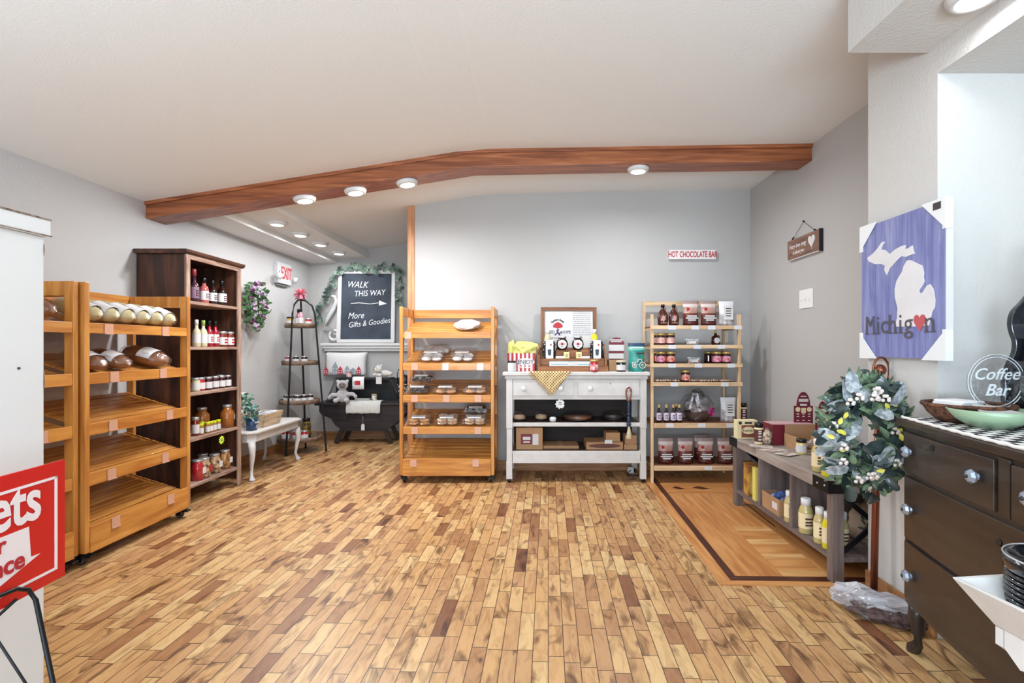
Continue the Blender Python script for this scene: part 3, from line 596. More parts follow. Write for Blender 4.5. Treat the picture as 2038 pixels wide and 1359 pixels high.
for x, s_ in ((-.035, -1), (.385, 1)):
    MB().lathe([(.012, 0), (.034, .012), (.038, .05), (.03, .06), (1e-6, .058)], n=18, rot=(PI/2+.3, 0, .2*s_)).tube([(0, 0, 0), (.0, .03, .0)], .012, 8).build('lamp_head', WHITE, t, (x, -.055 if s_ < 0 else -.03, .035))
MB().box(.03, -.03, -.075, .27, 0, -.051).build('lower_bar', mat('grey_plastic', (120, 120, 122), .5), t)
# ---------------- white side table with its things ----------------
t = T('side_table', 'distressed white cabriole leg side table against the left wall', 'table', (-3.05, 4.62, 0))
MB().prism([(.06, 0), (.40, 0), (.47, .07), (.47, .93), (.40, 1.0), (.06, 1.0), (0, .93), (0, .07)], 'Z', .438, .46).build('tabletop', WORN, t, bevel=.005)
MB().prism([(.08, .03), (.385, .03), (.44, .085), (.44, .915), (.385, .97), (.08, .97), (.02, .915), (.02, .085)], 'Z', .36, .4375).build('apron', WORN, t, bevel=.003)
def cab(b):
    b.tube([(0, 0, .36), (.012, -.012, .30), (.012, -.012, .24), (0, 0, .16), (-.008, .008, .08), (.004, -.004, .035), (.012, -.012, .012), (.012, -.012, 0)], [.032, .03, .026, .019, .015, .017, .028, .026], 12)
for x, y, rz in ((.41, .06, 0), (.41, .94, PI/2), (.06, .06, -PI/2), (.06, .94, PI)): part('leg', 'cableg', cab, WORN, t, (x, y, 0), (0, 0, rz))
mg = T('mug', 'navy blue mug with white lettering holding a small plant, on the white side table', 'mug', (-2.685, 4.76, .46), PI/2)
NAVY = mat('navy_ceramic', (40, 62, 92), .25)
MB().lathe([(.035, 0), (.047, .004), (.05, .05), (.052, .112), (.048, .112), (.046, .02), (1e-6, .02)], n=22).build('cup', NAVY, mg)
MB().tube([(.048, 0, .09), (.075, 0, .088), (.085, 0, .06), (.074, 0, .03), (.048, 0, .028)], .006, 8).build('handle', NAVY, mg)
text('Mother', .026, SW, mg, (0, -.0525, .075), shear=.2); MB().box(-.022, -.0525, .03, .022, -.05, .034).box(-.018, -.0525, .045, .018, -.05, .049).build('small_print', SW, mg)
pl = T('potted_plant', 'small blue green leafy plant growing out of the navy mug', 'plant', (-2.685, 4.76, .49)); rr = random.Random(5); m = MB(); m2 = MB()
for i in range(60):
    a = rr.uniform(0, 2*PI); h = rr.uniform(.08, .2); r = rr.uniform(.0, .06); m.leaf((r*math.cos(a), r*math.sin(a), h), .045, .03, Euler((rr.uniform(-1, 1), rr.uniform(-1, 1), a)))
    if i % 6 == 0: m2.tube([(0, 0, .022), (r*math.cos(a)*.5, r*math.sin(a)*.5, h*.6), (r*math.cos(a), r*math.sin(a), h)], .0018, 5)
m.build('leaves', mat('blue_green_leaf', (120, 160, 148), .6, var=.45, vscale=30), pl); m2.build('stems', GRN, pl)
t = T('botanical_board', 'white card board covered with green sprigs leaning behind the navy mug', 'board', (-2.92, 4.66, .462), rot=(0, -.12, 0)); rr = random.Random(8)
MB().box(0, 0, 0, .012, .24, .33).box(.0, .28, 0, .012, .46, .33).build('card', mat('card_white', (232, 232, 230), .6), t)
m = MB()
for i in range(90): m.leaf((.02+rr.uniform(0, .04), rr.uniform(0, .45), rr.uniform(.05, .32)), .06, .028, Euler((rr.uniform(-1.5, 1.5), rr.uniform(0, 6), rr.uniform(-1, 1))))
MB().tube([(.02, .02, .05), (.03, .2, .2), (.02, .44, .3)], .003, 5).build('twig', GRN, t); m.build('sprigs', mat('deep_green_leaf', (52, 96, 70), .6, col2=(120, 160, 140), vscale=30), t)
t = T('wooden_crate', 'pale weathered wooden crate of small white packets on side table', 'crate', (-2.74, 5.06, .461))
PW = wood('pale_crate_wood', (214, 190, 160), (170, 140, 108), 'Y', .7, 1.5)
m = MB()
for s_, t0 in ((-1, 0), (1, 0)):
    m.add([(s_*.085, -.16, 0), (s_*.115, -.19, .13), (s_*.115, .19, .13), (s_*.085, .16, 0), (s_*.075, -.155, 0), (s_*.105, -.185, .13), (s_*.105, .185, .13), (s_*.075, .155, 0)], [(0,1,2,3), (4,7,6,5), (1,5,6,2), (0,3,7,4), (0,4,5,1), (3,2,6,7)])
    m.add([(-.085, s_*.16, 0), (-.115, s_*.19, .13), (.115, s_*.19, .13), (.085, s_*.16, 0), (-.085, s_*.15, 0), (-.115, s_*.18, .13), (.115, s_*.18, .13), (.085, s_*.15, 0)], [(0,1,2,3), (4,7,6,5), (1,5,6,2), (0,3,7,4), (0,4,5,1), (3,2,6,7)])
m.box(-.083, -.158, 0, .083, .158, .006); m.build('box', PW, t)
rr = random.Random(4)
for i in range(9):
    o = T('paper_packet', 'small white packet standing in the pale crate among others alike', 'packet', (-2.74+rr.uniform(-.05, .05), 4.92+i*.034, .50), rot=(rr.uniform(-.3, .3), rr.uniform(-.3, .3), rr.uniform(-.5, .5)), group='white packets in the crate')
    part('sleeve', 'pkt', lambda b: b.box(-.045, -.008, 0, .045, .008, .10), mat('packet_white', (230, 228, 230), .5, col2=(120, 130, 150), vscale=26), o, bevel=.002)
# ---------------- black metal tiered stand ----------------
cx, cy = -2.80, 6.0
t = T('tiered_stand', 'black metal three legged stand with four round wooden trays in the nook corner', 'tiered stand', (cx, cy, 0))
def LG(b, x0, y0, x1, y1): b.tube([(0, 0, 1.81), (x1*.35, y1*.35, 1.80), (x1*.8, y1*.8, 1.74), (x1, y1, 1.64), (x1+(x0-x1)*.5, y1+(y0-y1)*.5, .85), (x0, y0, .02), (x0, y0, 0)], [.011]*5+[.011, .016], 8)
for x0, y0, x1, y1 in ((-.04, -.27, -.0, -.20), (.295, .02, .17, .0), (-.04, .22, -.05, .12)):
    m = MB(); LG(m, x0, y0, x1, y1); m.build('leg', BMETAL, t)
TW = wood('tray_wood', (128, 104, 86), (84, 62, 50), 'X', .7, 1.5)
TZ = ((1.475, .165), (1.035, .20), (.580, .225), (.145, .245))
for z, r in TZ: MB().lathe([(1e-6, 0), (r, 0), (r, .05), (r-.012, .05), (r-.012, .012), (1e-6, .012)], n=32).build('tray', TW, t, (-.0, -.02, z))
t2 = T('pompom_flower', 'bright pink pompom flower tied to the top of the tiered stand', 'flower', (cx, cy, 1.82)); m = MB(); rr = random.Random(2)
for i in range(90):
    d = Vector((rr.gauss(0, 1), rr.gauss(0, 1), rr.gauss(0, 1)+.5)).normalized(); m.leaf((0, 0, .06), .085, .022, d.to_track_quat('Y', 'Z').to_matrix())
m.build('petals', mat('pink_pompom', (240, 160, 172), .7, col2=(226, 110, 140), vscale=40), t2)
MB().tube([(0, 0, .001), (.0, 0, .06)], .004, 6).leaf((0, 0, .01), .07, .04, Euler((0, 0, 1.6))).leaf((0, 0, .01), .07, .04, Euler((0, 0, -1.6))).build('stem', BLACK, t2)
TJ = 'jars on the tiered stand'
def tz(i): return TZ[i][0]+.0125
jar('yellow filled jar with a dark lid on the top tray of the stand', (cx-.09, cy-.07, tz(0)), .115, .042, Q('golden_jelly', (196, 160, 70)), BCAP, LBL, TJ)
bottle('pink sauce bottle at the left of the pair on the top tray', 'bottle', (cx-.005, cy-.05, tz(0)), .21, .03, Q('rose_sauce', (150, 80, 100)), BCAP, LBL, 'bottles on the tiered stand')
bottle('clear red sauce bottle at the right of the pair on the top tray', 'bottle', (cx+.045, cy-.09, tz(0)), .215, .032, Q('pale_rose', (190, 140, 150)), BCAP, LBL, 'bottles on the tiered stand')
jar('red and black banded jar at the right of the top tray', (cx+.115, cy-.05, tz(0)), .10, .038, JAMR, SLV, LBL, TJ)
for i, (dx, dy) in enumerate(((-.1, -.08), (0, -.1), (.09, -.08))): jar('white labelled jar at the %s of the second tray' % ('left', 'centre', 'right')[i], (cx+dx, cy+dy-.02, tz(1)), .095, .037, JAMR if i == 0 else DARKS, SLV, LBL, TJ)
for i, (dx, dy) in enumerate(((-.13, -.06), (-.07, -.13), (-.01, -.08), (.045, -.15), (.09, -.09), (.14, -.03))): jar('white labelled jar on the third tray, %s from the left' % ORD[i], (cx+dx, cy+dy-.02, tz(2)), .10, .036, DARKS, SLV, LBL, TJ)
for i, (dx, dy) in enumerate(((-.12, -.1), (.03, -.15), (.11, -.12))): jar('pink labelled jar at the %s of the bottom tray' % ('left', 'centre', 'right')[i], (cx+dx, cy+dy-.02, tz(3)), .12, .043, JAMR, SLV, LBL, TJ)
jar('black jar with gold print standing at the back of the bottom tray', (cx+.06, cy+.02, tz(3)), .24, .05, mat('black_gold', (36, 30, 22), .3, col2=(150, 120, 40), vscale=20), BCAP, None, waist=.8, name='tall_jar')
# ---------------- black drawer bench in the nook ----------------
BB = wood('black_stained_wood', (44, 34, 36), (22, 18, 20), 'X', .45, 1, (64, 48, 46))
t = T('drawer_bench', 'low black wooden bench with a drawer and splayed legs in the nook', 'bench', (-2.20, 6.44, 0))
MB().box(-.62, -.03, .50, .57, .36, .534).build('tabletop', BB, t, bevel=.006)
prof = [(-.57, .499), (.55, .499), (.55, .40), (.50, .37), (.46, .30), (.38, .24), (.28, .17), (-.25, .17), (-.36, .24), (-.42, .33), (-.54, .38), (-.57, .42)]
MB().prism(prof, 'Y', 0, .02).prism(prof, 'Y', .31, .33).box(-.5, .02, .44, .5, .31, .46).build('frame', BB, t, bevel=.003)
d = MB().box(-.19, -.008, .285, .2, -.001, .41).build('drawer', BB, t, bevel=.003)
MB().box(-.015, -.014, .35, .015, -.009, .40).ball((0, -.022, .38), .013).build('knob', BMETAL, d)
for x, y, s_ in ((-.27, .03, -1), (.25, .03, 1), (-.25, .30, -1), (.27, .30, 1)):
    part('leg', 'blg%d' % s_, lambda b: b.obox((s_*.055, 0, .105), (.05, .04, .20), (0, -s_*.42, 0)), BB, t, (x, y, -.004), bevel=.004)
tg = T('price_tag', 'white paper tag hanging from the drawer knob of the black bench', 'price tag', (-2.195, 6.405, .375))
MB().tube([(0, 0, 0), (.002, 0, -.05), (.0, 0, -.11)], .0015, 5).build('string', WHITE, tg); MB().prism([(-.022, -.19), (.022, -.19), (.022, -.125), (.012, -.108), (-.012, -.108), (-.022, -.125)], 'Y', -.001, .001).build('tag', LBL, tg)
# glass display case on the bench
t = T('display_case', 'black framed angled glass display case open at the front, on the bench', 'display case', (-2.26, 6.50, .534))
BF = mat('case_black', (30, 32, 36), .35)
x0, x1, y0, y1, h = -.33, .36, .03, .24, .30
def bar(b, p, q, w_=.022):
    p, q = Vector(p), Vector(q); b.obox((p+q)/2, (w_, w_, (q-p).length+w_*.6), (q-p).to_track_quat('Z', 'Y').to_matrix())
A = [(x0-.10, y0-.04, .012), (x1+.13, y0-.04, .012), (x1+.13, y1, .012), (x0-.10, y1, .012)]; Bt = [(x0, y0, h), (x1, y0, h), (x1, y1, h), (x0, y1, h)]
for i in range(4):
    for a_, b_ in ((Bt[i], Bt[(i+1) % 4]), (A[i], Bt[i]), (A[i], A[(i+1) % 4])): m = MB(); bar(m, a_, b_); m.build('frame_bar', BF, t)
MB().box(x0, y0, h+.006, x1, y1, h+.012).build('top_panel', BF, t)
for i in (1, 3):
    j = (i+1) % 4; MB().add([A[i], A[j], Bt[j], Bt[i]], [(0, 1, 2, 3)]).build('glass_pane', FILM, t)
MB().box(x0-.08, y1-.004, .0, x1+.08, y1+.004, h).build('back_panel', BF, t)
def plush(name, label, loc, rz, balls, fur, face, extras, vox=.009):
    t = T(name, label, 'soft toy', loc, rz); m = MB()
    for c, r, s_ in balls: m.ball(c, r, s_, 16)
    o = m.build('body', fur, t); q = o.modifiers.new('merge', 'REMESH'); q.mode = 'VOXEL'; q.voxel_size = vox; q.use_smooth_shade = True
    s2 = o.modifiers.new('relax', 'SMOOTH'); s2.factor = .6; s2.iterations = 6
    m = MB()
    for c, r, s_ in face: m.ball(c, r, s_, 12)
    m.build('face', extras[0], t); m = MB()
    for c, r in extras[1]: m.ball(c, r, (1, 1, 1), 10)
    m.build('eyes', BLACK, t); return t
FURG = mat('grey_fur', (196, 190, 190), .95, var=.2, vscale=40, bump=1, bscale=160, sheen=.5); FURW = mat('cream_fur', (228, 222, 214), .95, var=.1, vscale=40, bump=1, bscale=160, sheen=.5)
plush('plush_sloth', 'grey and white plush sloth sitting in the left side of the display case', (-2.47, 6.45, .536), .15,
      [((0, 0, .085), .085, (1, .8, 1.05)), ((0, -.02, .225), .068, (1.1, .9, .95)), ((-.06, -.01, .275), .024, (1, .6, 1)), ((.06, -.01, .275), .024, (1, .6, 1)), ((-.10, -.05, .10), .036, (1.5, .9, .8)), ((.11, -.05, .11), .036, (1.6, .9, .8)), ((-.06, -.10, .035), .036, (1, 1.6, .9)), ((.07, -.10, .035), .036, (1, 1.6, .9)), ((-.15, -.06, .07), .026, (1, 1, 1)), ((.17, -.06, .08), .026, (1, 1, 1))],
      FURG, [((.01, -.072, .225), .034, (1.2, .5, 1.1)), ((.01, -.088, .208), .016, (1, .6, .8))], (mat('taupe_face', (120, 106, 102), .8), [((-.012, -.09, .24), .007), ((.03, -.09, .24), .007), ((.01, -.102, .212), .006)]))
bear = plush('plush_bear', 'cream plush bear lying on top of the display case beside the pillow', (-1.99, 6.58, .853), -.5,
      [((.02, .02, .05), .052, (1.6, .8, .85)), ((-.05, -.03, .105), .052, (1, 1, .95)), ((-.085, -.01, .15), .018, (1, .7, 1)), ((-.02, -.01, .155), .018, (1, .7, 1)), ((-.09, -.05, .03), .026, (1.9, 1, .8)), ((.0, -.07, .03), .026, (1.9, 1, .8)), ((.1, .02, .045), .034, (1.2, 1, .9))],
      FURW, [((-.065, -.075, .095), .022, (1.1, .8, .9))], (mat('cream_muzzle', (214, 200, 184), .8), [((-.068, -.093, .1), .008), ((-.08, -.07, .122), .005), ((-.035, -.078, .122), .005)]), .007)
t = T('price_tag', 'white card tag hanging over the case front below the plush bear', 'price tag', (-2.02, 6.495, .87)); MB().box(-.036, -.002, -.10, .036, 0, -.008).tube([(0, -.001, -.01), (0, .0, .0)], .001, 4).build('tag', LBL, t)
# pillow with printed houses
t = T('pillow', 'white pillow printed with red and grey houses leaning on the nook wall', 'pillow', (-2.545, 6.735, .856), rot=(-.12, 0, 0))
n = 14; W2, H2 = .29, .165; vs_ = []
for sd in (-1, 1):
    for j in range(n+1):
        for i in range(n+1):
            u, v = -1+2*i/n, -1+2*j/n; e = (1-u**4)*(1-v**4); k = 1-.07*(1-(u*v)**2)*0
            vs_.append((u*W2*(1-.05*(1-v*v)), sd*.055*e**.6, H2+v*H2*(1-.07*(1-u*u))))
N2 = (n+1)*(n+1); m = MB(); m.add(vs_, [(s_*N2+j*(n+1)+i, s_*N2+j*(n+1)+i+1, s_*N2+(j+1)*(n+1)+i+1, s_*N2+(j+1)*(n+1)+i) for s_ in (0, 1) for j in range(n) for i in range(n)], 0, True)
m.build('cushion', mat('white_linen', (214, 212, 210), .9, bump=.2, bscale=120), t)
hm = [mat('house_red', (176, 42, 54), .8), mat('house_grey', (140, 144, 152), .8)]
for x, w_, h, c in ((-.24, .055, .10, 0), (-.12, .075, .17, 1), (-.05, .06, .11, 0), (.12, .09, .09, 1), (.195, .05, .11, 0), (.04, .06, .12, 1)):
    m = MB().prism([(x-w_/2, .02), (x+w_/2, .02), (x+w_/2, .02+h*.6), (x, .02+h), (x-w_/2, .02+h*.6)], 'Y', -.056, -.050)
    for a in (-.25, .25):
        for b_ in (.15, .4): m.box(x+a*w_-.006, -.058, .02+h*b_, x+a*w_+.006, -.056, .02+h*b_+.012, 1)
    m.build('house_print', [hm[c], LBL], t)
t = T('tea_towel', 'white towel with a red mug print hanging over the display case front', 'towel', (-2.285, 6.50, .856))
n = 8; m = MB(); prof = [(.10, .002), (.02, .004), (-.004, -.002), (-.012, -.03), (-.014, -.09), (-.012, -.155)]
vs_ = [(-.075+.15*i/n, p[0]+.004*math.sin(i*1.9)*(j > 2), p[1]) for j, p in enumerate(prof) for i in range(n+1)]
m.add(vs_, [(j*(n+1)+i, j*(n+1)+i+1, (j+1)*(n+1)+i+1, (j+1)*(n+1)+i) for j in range(5) for i in range(n)], 0, True); solidify(m.build('cloth', mat('white_towel', (228, 226, 226), .9, bump=.3), t), .004)
MB().box(-.035, -.021, -.10, .03, -.019, -.045).tube([(-.035, -.02, -.055), (-.052, -.02, -.06), (-.05, -.02, -.085), (-.035, -.02, -.09)], .004, 6).build('mug_print', REDP, t)
t = T('candle_cup', 'small patterned cup with a grey lid on the display case left of the towel', 'cup', (-2.43, 6.56, .852)); MB().lathe([(.03, 0), (.036, .005), (.036, .065)], n=18).build('cup', mat('patterned_cup', (222, 214, 206), .4, col2=(170, 60, 50), vscale=30), t); MB().lathe([(.038, .065), (.038, .08), (1e-6, .084)], n=18).build('lid', mat('grey_lid', (150, 152, 156), .4), t)
t = T('candle_cup', 'small patterned cup standing inside the display case on its right side', 'cup', (-2.08, 6.50, .556)); MB().lathe([(.03, 0), (.034, .005), (.034, .07)], n=18).build('cup', mat('speckled_cup', (214, 210, 204), .4, col2=(150, 130, 110), vscale=40), t); MB().lathe([(.036, .07), (.036, .082), (1e-6, .084)], n=18).build('lid', mat('tan_lid', (190, 160, 120), .5), t)
for i in range(2):
    t = T('book', ('dark book lying flat in the display case, lower of two', 'dark book lying flat in the display case, upper of two')[i], 'book', (-2.24, 6.57, .5345+i*.0265), rz=.05-.1*i); MB().box(-.10, -.06, 0, .10, .06, .004).box(-.10, -.06, .021, .10, .06, .025).box(-.10, .056, .004, .10, .06, .021).build('cover', mat('dark_cover', (40, 38, 44), .4), t); MB().box(-.097, -.056, .0042, .097, .055, .0208).build('pages', mat('paper_edges', (206, 200, 190), .8), t)
# fur throw over the front edge
t = T('fur_throw', 'white fluffy fur throw draped over the front edge of the bench', 'throw', (-2.19, 6.41, .534))
n = 20; m = MB(); prof = [(.20, .012), (.12, .02), (.04, .022), (-.005, .012), (-.022, -.03), (-.026, -.08), (-.024, -.13)]; rr = random.Random(1)
vs_ = [(-.22+.44*i/n, p[0]-.006*rr.random(), p[1]+(.008*rr.random() if j < 3 else -.012*rr.random()*(j == 6))) for j, p in enumerate(prof) for i in range(n+1)]
m.add(vs_, [(j*(n+1)+i, j*(n+1)+i+1, (j+1)*(n+1)+i+1, (j+1)*(n+1)+i) for j in range(6) for i in range(n)], 0, True); solidify(m.build('fur', mat('white_fur', (226, 222, 216), 1, var=.12, vscale=60, bump=1, bscale=200, sheen=.6), t), .018, 1, 1)
t = T('floral_backpack', 'black backpack with a bright floral print standing on the right of the bench', 'backpack', (-1.71, 6.56, .535))
FLO = mat('floral_fabric', (24, 26, 30), .7)
_n = FLO.node_tree; _v = _n.nodes.new('ShaderNodeTexVoronoi'); _v.inputs['Scale'].default_value = 32; _r = _n.nodes.new('ShaderNodeValToRGB'); _tc = _n.nodes['Texture Coordinate']
_n.links.new(_tc.outputs['Object'], _v.inputs['Vector']); _n.links.new(_v.outputs['Distance'], _r.inputs[0]); _m = _n.nodes.new('ShaderNodeMix'); _m.data_type = 'RGBA'; _r.color_ramp.interpolation = 'CONSTANT'
_r.color_ramp.elements[0].color = (1, 1, 1, 1); _r.color_ramp.elements[1].color = (0, 0, 0, 1); _r.color_ramp.elements[1].position = .3
_n.links.new(_r.outputs[0], _m.inputs[0]); _m.inputs[6].default_value = s2l((24, 26, 30)); _s = _n.nodes.new('ShaderNodeMix'); _s.data_type = 'RGBA'; _s.blend_type = 'MIX'; _s.inputs[0].default_value = .35; _s.inputs[6].default_value = s2l((220, 200, 205)); _n.links.new(_v.outputs['Color'], _s.inputs[7]); _n.links.new(_s.outputs[2], _m.inputs[7]); _n.links.new(_m.outputs[2], _n.nodes['Principled BSDF'].inputs['Base Color'])
MB().lathe([(.07, 0), (.085, .01), (.088, .22), (.085, .235)], n=24, sy=.8).build('bag_body', FLO, t); MB().lathe([(.086, .235), (.08, .28), (.06, .33), (.02, .352), (1e-6, .355)], n=24, sy=.8).build('dome_top', mat('black_nylon', (26, 28, 34), .4), t)
MB().tube([(-.085, 0, .25), (-.09, 0, .36), (-.07, 0, .42), (0, 0, .435), (.07, 0, .42), (.09, 0, .36), (.085, 0, .25)], .006, 8).build('handle', BLACK, t)
# ---------------- chalkboard on its white scrolled shelf ----------------
t = T('mantel_shelf', 'white scrolled mantel shelf mounted on the nook wall above the pillow', 'shelf', (-2.0, 6.85, 0))
zf = lambda y: CAMZ+(VY-y)*.0068
MB().box(-.88, -.12, 1.262, .95, 0, 1.30).box(-.86, -.10, 1.225, .93, 0, 1.2615).box(-.85, -.07, 1.19, .92, 0, 1.2245).build('ledge', WHITE, t, bevel=.008)
def scroll(b, s_):
    pts = []; R = []
    for i in range(26):
        a = -PI*.6+i*PI*2.1/25*1.15; r = .028+.052*i/25; pts.append((s_*(.0+r*math.cos(-a)), -.06, .09+r*math.sin(-a)*1.0)); R.append(.012+.012*i/25)
    pts += [(s_*(-.13), -.06, .20), (s_*(-.10), -.06, .32), (s_*(-.01), -.06, .46), (s_*.03, -.06, .56), (s_*.01, -.06, .625), (s_*(-.035), -.06, .63), (s_*(-.05), -.06, .61)]; R += [.032, .034, .032, .028, .022, .017, .012]
    b.tube(pts, R, 10)
for s_, x in ((1, -.715), (-1, .74)):
    m = MB(); scroll(m, s_); m.build('scroll', WHITE, t, (x, 0, 1.305))
t = T('chalkboard', 'framed black chalkboard with white handwriting and an arrow, on the mantel shelf', 'chalkboard', (-2.275, 6.75, 1.302), rot=(-.06, 0, 0))
W3, H3 = .385, .985; FR = .048
MB().box(-W3, -.02, 0, W3, .015, FR).box(-W3, -.02, H3-FR, W3, .015, H3).box(-W3, -.02, FR, -W3+FR, .015, H3-FR).box(W3-FR, -.02, FR, W3, .015, H3-FR).build('frame', WHITE, t, bevel=.006)
MB().box(-W3+FR, -.004, FR, W3-FR, .012, H3-FR).build('slate', mat('chalkboard_slate', (40, 48, 60), .7, col2=(58, 66, 80), vscale=4), t)
CH = mat('chalk', (226, 228, 230), .9)
def chalk(s, size, x, z, sh=.25, rz=0): text(s, size, CH, t, (x, -.0055, z), shear=sh, sx=.82, align='LEFT', name='handwriting', rot=(PI/2, -rz, 0))
chalk('WALK', .12, -.27, .79, .3, -.03); chalk('THIS WAY', .11, -.17, .66, .2, .05); chalk('More', .12, -.25, .36, .35, .05); chalk('Gifts & Goodies', .105, -.24, .235, .3, .12)
MB().tube([(-.21, -.006, .53), (-.1, -.006, .54), (.05, -.006, .525), (.17, -.006, .54)], .006, 6).prism([(.17, .575), (.28, .528), (.17, .505)], 'Y', -.008, -.004).build('arrow', CH, t)
t = T('eucalyptus_garland', 'garland of round grey green eucalyptus leaves draped over the chalkboard', 'garland', (-2.275, 6.765, 1.302)); rr = random.Random(11)
path = [(-.60, .28), (-.62, .42), (-.56, .55), (-.50, .68), (-.44, .80), (-.40, .92), (-.30, .99), (-.15, 1.02), (0, .99), (.15, .98), (.3, 1.03), (.42, .98), (.48, .85), (.46, .68), (.47, .50), (.50, .36)]
m = MB(); m2 = MB(); m.tube([(x, -.0, z) for x, z in path], .005, 6)
for i in range(len(path)-1):
    for k in range(7):
        f = rr.random(); x = path[i][0]*(1-f)+path[i+1][0]*f; z = path[i][1]*(1-f)+path[i+1][1]*f
        m2.leaf((x, -.02, z), rr.uniform(.055, .085), rr.uniform(.04, .062), Euler((rr.uniform(-.5, .3), rr.uniform(0, 2*PI), rr.uniform(-.4, .4))).to_matrix() @ Euler((0, 0, 0)).to_matrix() if 0 else Matrix.Rotation(rr.uniform(0, 2*PI), 3, 'Y') @ Matrix.Rotation(PI/2, 3, 'X') @ Matrix.Rotation(rr.uniform(-.7, .7), 3, 'Y'), k=0)
m.build('stem', mat('green_stem', (92, 104, 84), .7), t); m2.build('leaves', mat('eucalyptus_leaf', (136, 156, 140), .7, col2=(62, 80, 74), vscale=9), t)
# ---------------- white sideboard against the back wall ----------------
t = T('sideboard', 'distressed white sideboard on small casters against the back wall', 'sideboard', (-.297, 4.586, 0))
MB().box(0, 0, .985, 1.348, .49, 1.02).build('tabletop', WORN, t, bevel=.008, seg=3)
MB().box(.02, .012, .955, 1.33, .485, .9845).build('moulding', WORN, t, bevel=.006)
for x in (.032, 1.262):
    for y in (.02, .43): MB().box(x, y, .5, x+.058, y+.05, .9545).box(x+.004, y+.003, .2, x+.054, y+.047, .5).box(x, y, .035, x+.056, y+.05, .2).build('leg', WORN, t, bevel=.003)
MB().box(.09, .032, .765, 1.262, .045, .9545).build('apron', WORN, t, bevel=.002)
for x0, x1 in ((.095, .655), (.69, 1.255)):
    d = MB().box(x0, .024, .80, x1, .0315, .948).build('drawer', WORN, t, bevel=.003)
    for f in (.22, .86 if x0 < .5 else .86):
        xx = x0+(x1-x0)*f if x0 < .5 else (.80 if f == .22 else 1.147)
        if x0 < .5: xx = .19 if f == .22 else .53
        MB().lathe([(.012, 0), (.01, .012), (.022, .02), (.024, .03), (.016, .036), (.012, .034), (.006, .038), (1e-6, .038)], n=20, rot=(PI/2, 0, 0)).build('knob', WHITE, d, (xx, .024, .868))
MB().lathe([(1e-6, 0), (.004, 0)], n=10, rot=(PI/2, 0, 0)).box(-.0015, -.001, -.012, .0015, 0, 0).build('keyhole', BLACK, t, (.985, .0235, .915))
for z0, z1 in ((.516, .5515), (.262, .2905)):
    s_ = MB().box(.035, .034, z0, 1.318, .455, z1).build('shelf', WORN, t, bevel=.003); MB().box(.09, .05, z1, 1.26, .45, z1+.0014).build('dark_shelf_top', wood('dark_shelf_top', (74, 50, 40), (52, 34, 28), 'X', .5), s_)
MB().box(.04, .462, .262, 1.31, .468, .96).build('back_panel', wood('shade_stand_in_board', (50, 34, 28), (34, 24, 20), 'X', .7), t)  # dark panel added to stand in for the shade behind the shelves
MB().box(.09, .028, .181, 1.262, .040, .2615).build('lower_rail', WORN, t, bevel=.002)
for x in (.06, 1.29):
    for y in (.045, .455): MB().lathe([(1e-6, -.012), (.016, -.012), (.018, 0), (.016, .012), (1e-6, .012)], n=16, rot=(0, PI/2, 0)).box(-.014, -.008, .014, .014, .008, .0345).build('caster', BMETAL, t, (x, y, .0185))
TX = lambda px, Y: (px-VX)*Y/F
t = T('popcorn_bucket', 'red and white striped popcorn gift box reading ENJOY, stuffed with yellow tissue', 'gift box', (-.125, 4.80, 1.02), -.12)
m = MB(); n = 13
for i in range(n):
    x0_, x1_ = -.13+.26*i/n, -.13+.26*(i+1)/n; m.box(x0_, -.075, 0, x1_, -.07, .17, i % 2); m.box(x0_, .07, 0, x1_, .075, .17, i % 2)
for i in range(7):
    y0_, y1_ = -.07+.14*i/7, -.07+.14*(i+1)/7; m.box(-.13, y0_, 0, -.125, y1_, .17, i % 2); m.box(.125, y0_, 0, .13, y1_, .17, i % 2)
m.box(-.125, -.07, 0, .125, .07, .004, 1)
m.build('striped_box', [REDP, mat('stripe_white', (236, 222, 222), .5)], t)
m = MB().prism([(.085*math.cos(a*PI/12), .1*0+.036*math.sin(a*PI/12)) for a in range(24)], 'Y', -.0015, 0).build('oval_badge', LBL, t, (.045, -.0755, .088))
text('ENJOY', .055, INK, t, (.045, -.078, .087), sx=.95); text('Refreshing', .026, SW, t, (.05, -.0775, .038), bold=.0006)
crumple('tissue_paper', t, None, (.02, -.005, .14), (.125, .072, .075), mat('yellow_tissue', (226, 224, 130), .7, var=.08, vscale=14), 6, .35, 3)
MB().add([(-.13, -.06, .17), (-.05, -.07, .16), (-.08, -.02, .30), (-.13, .0, .27), (-.10, .04, .19)], [(0, 1, 2), (0, 2, 3), (1, 4, 2), (2, 4, 3)]).build('tissue_tip', MATS['yellow_tissue'], t)
jar('white glass jar with a black lid standing before the striped popcorn box', (-.213, 4.645, 1.02), .10, .040, mat('milk_glass', (206, 218, 216), .2, coat=.5), BCAP, LBL, None, waist=.96)
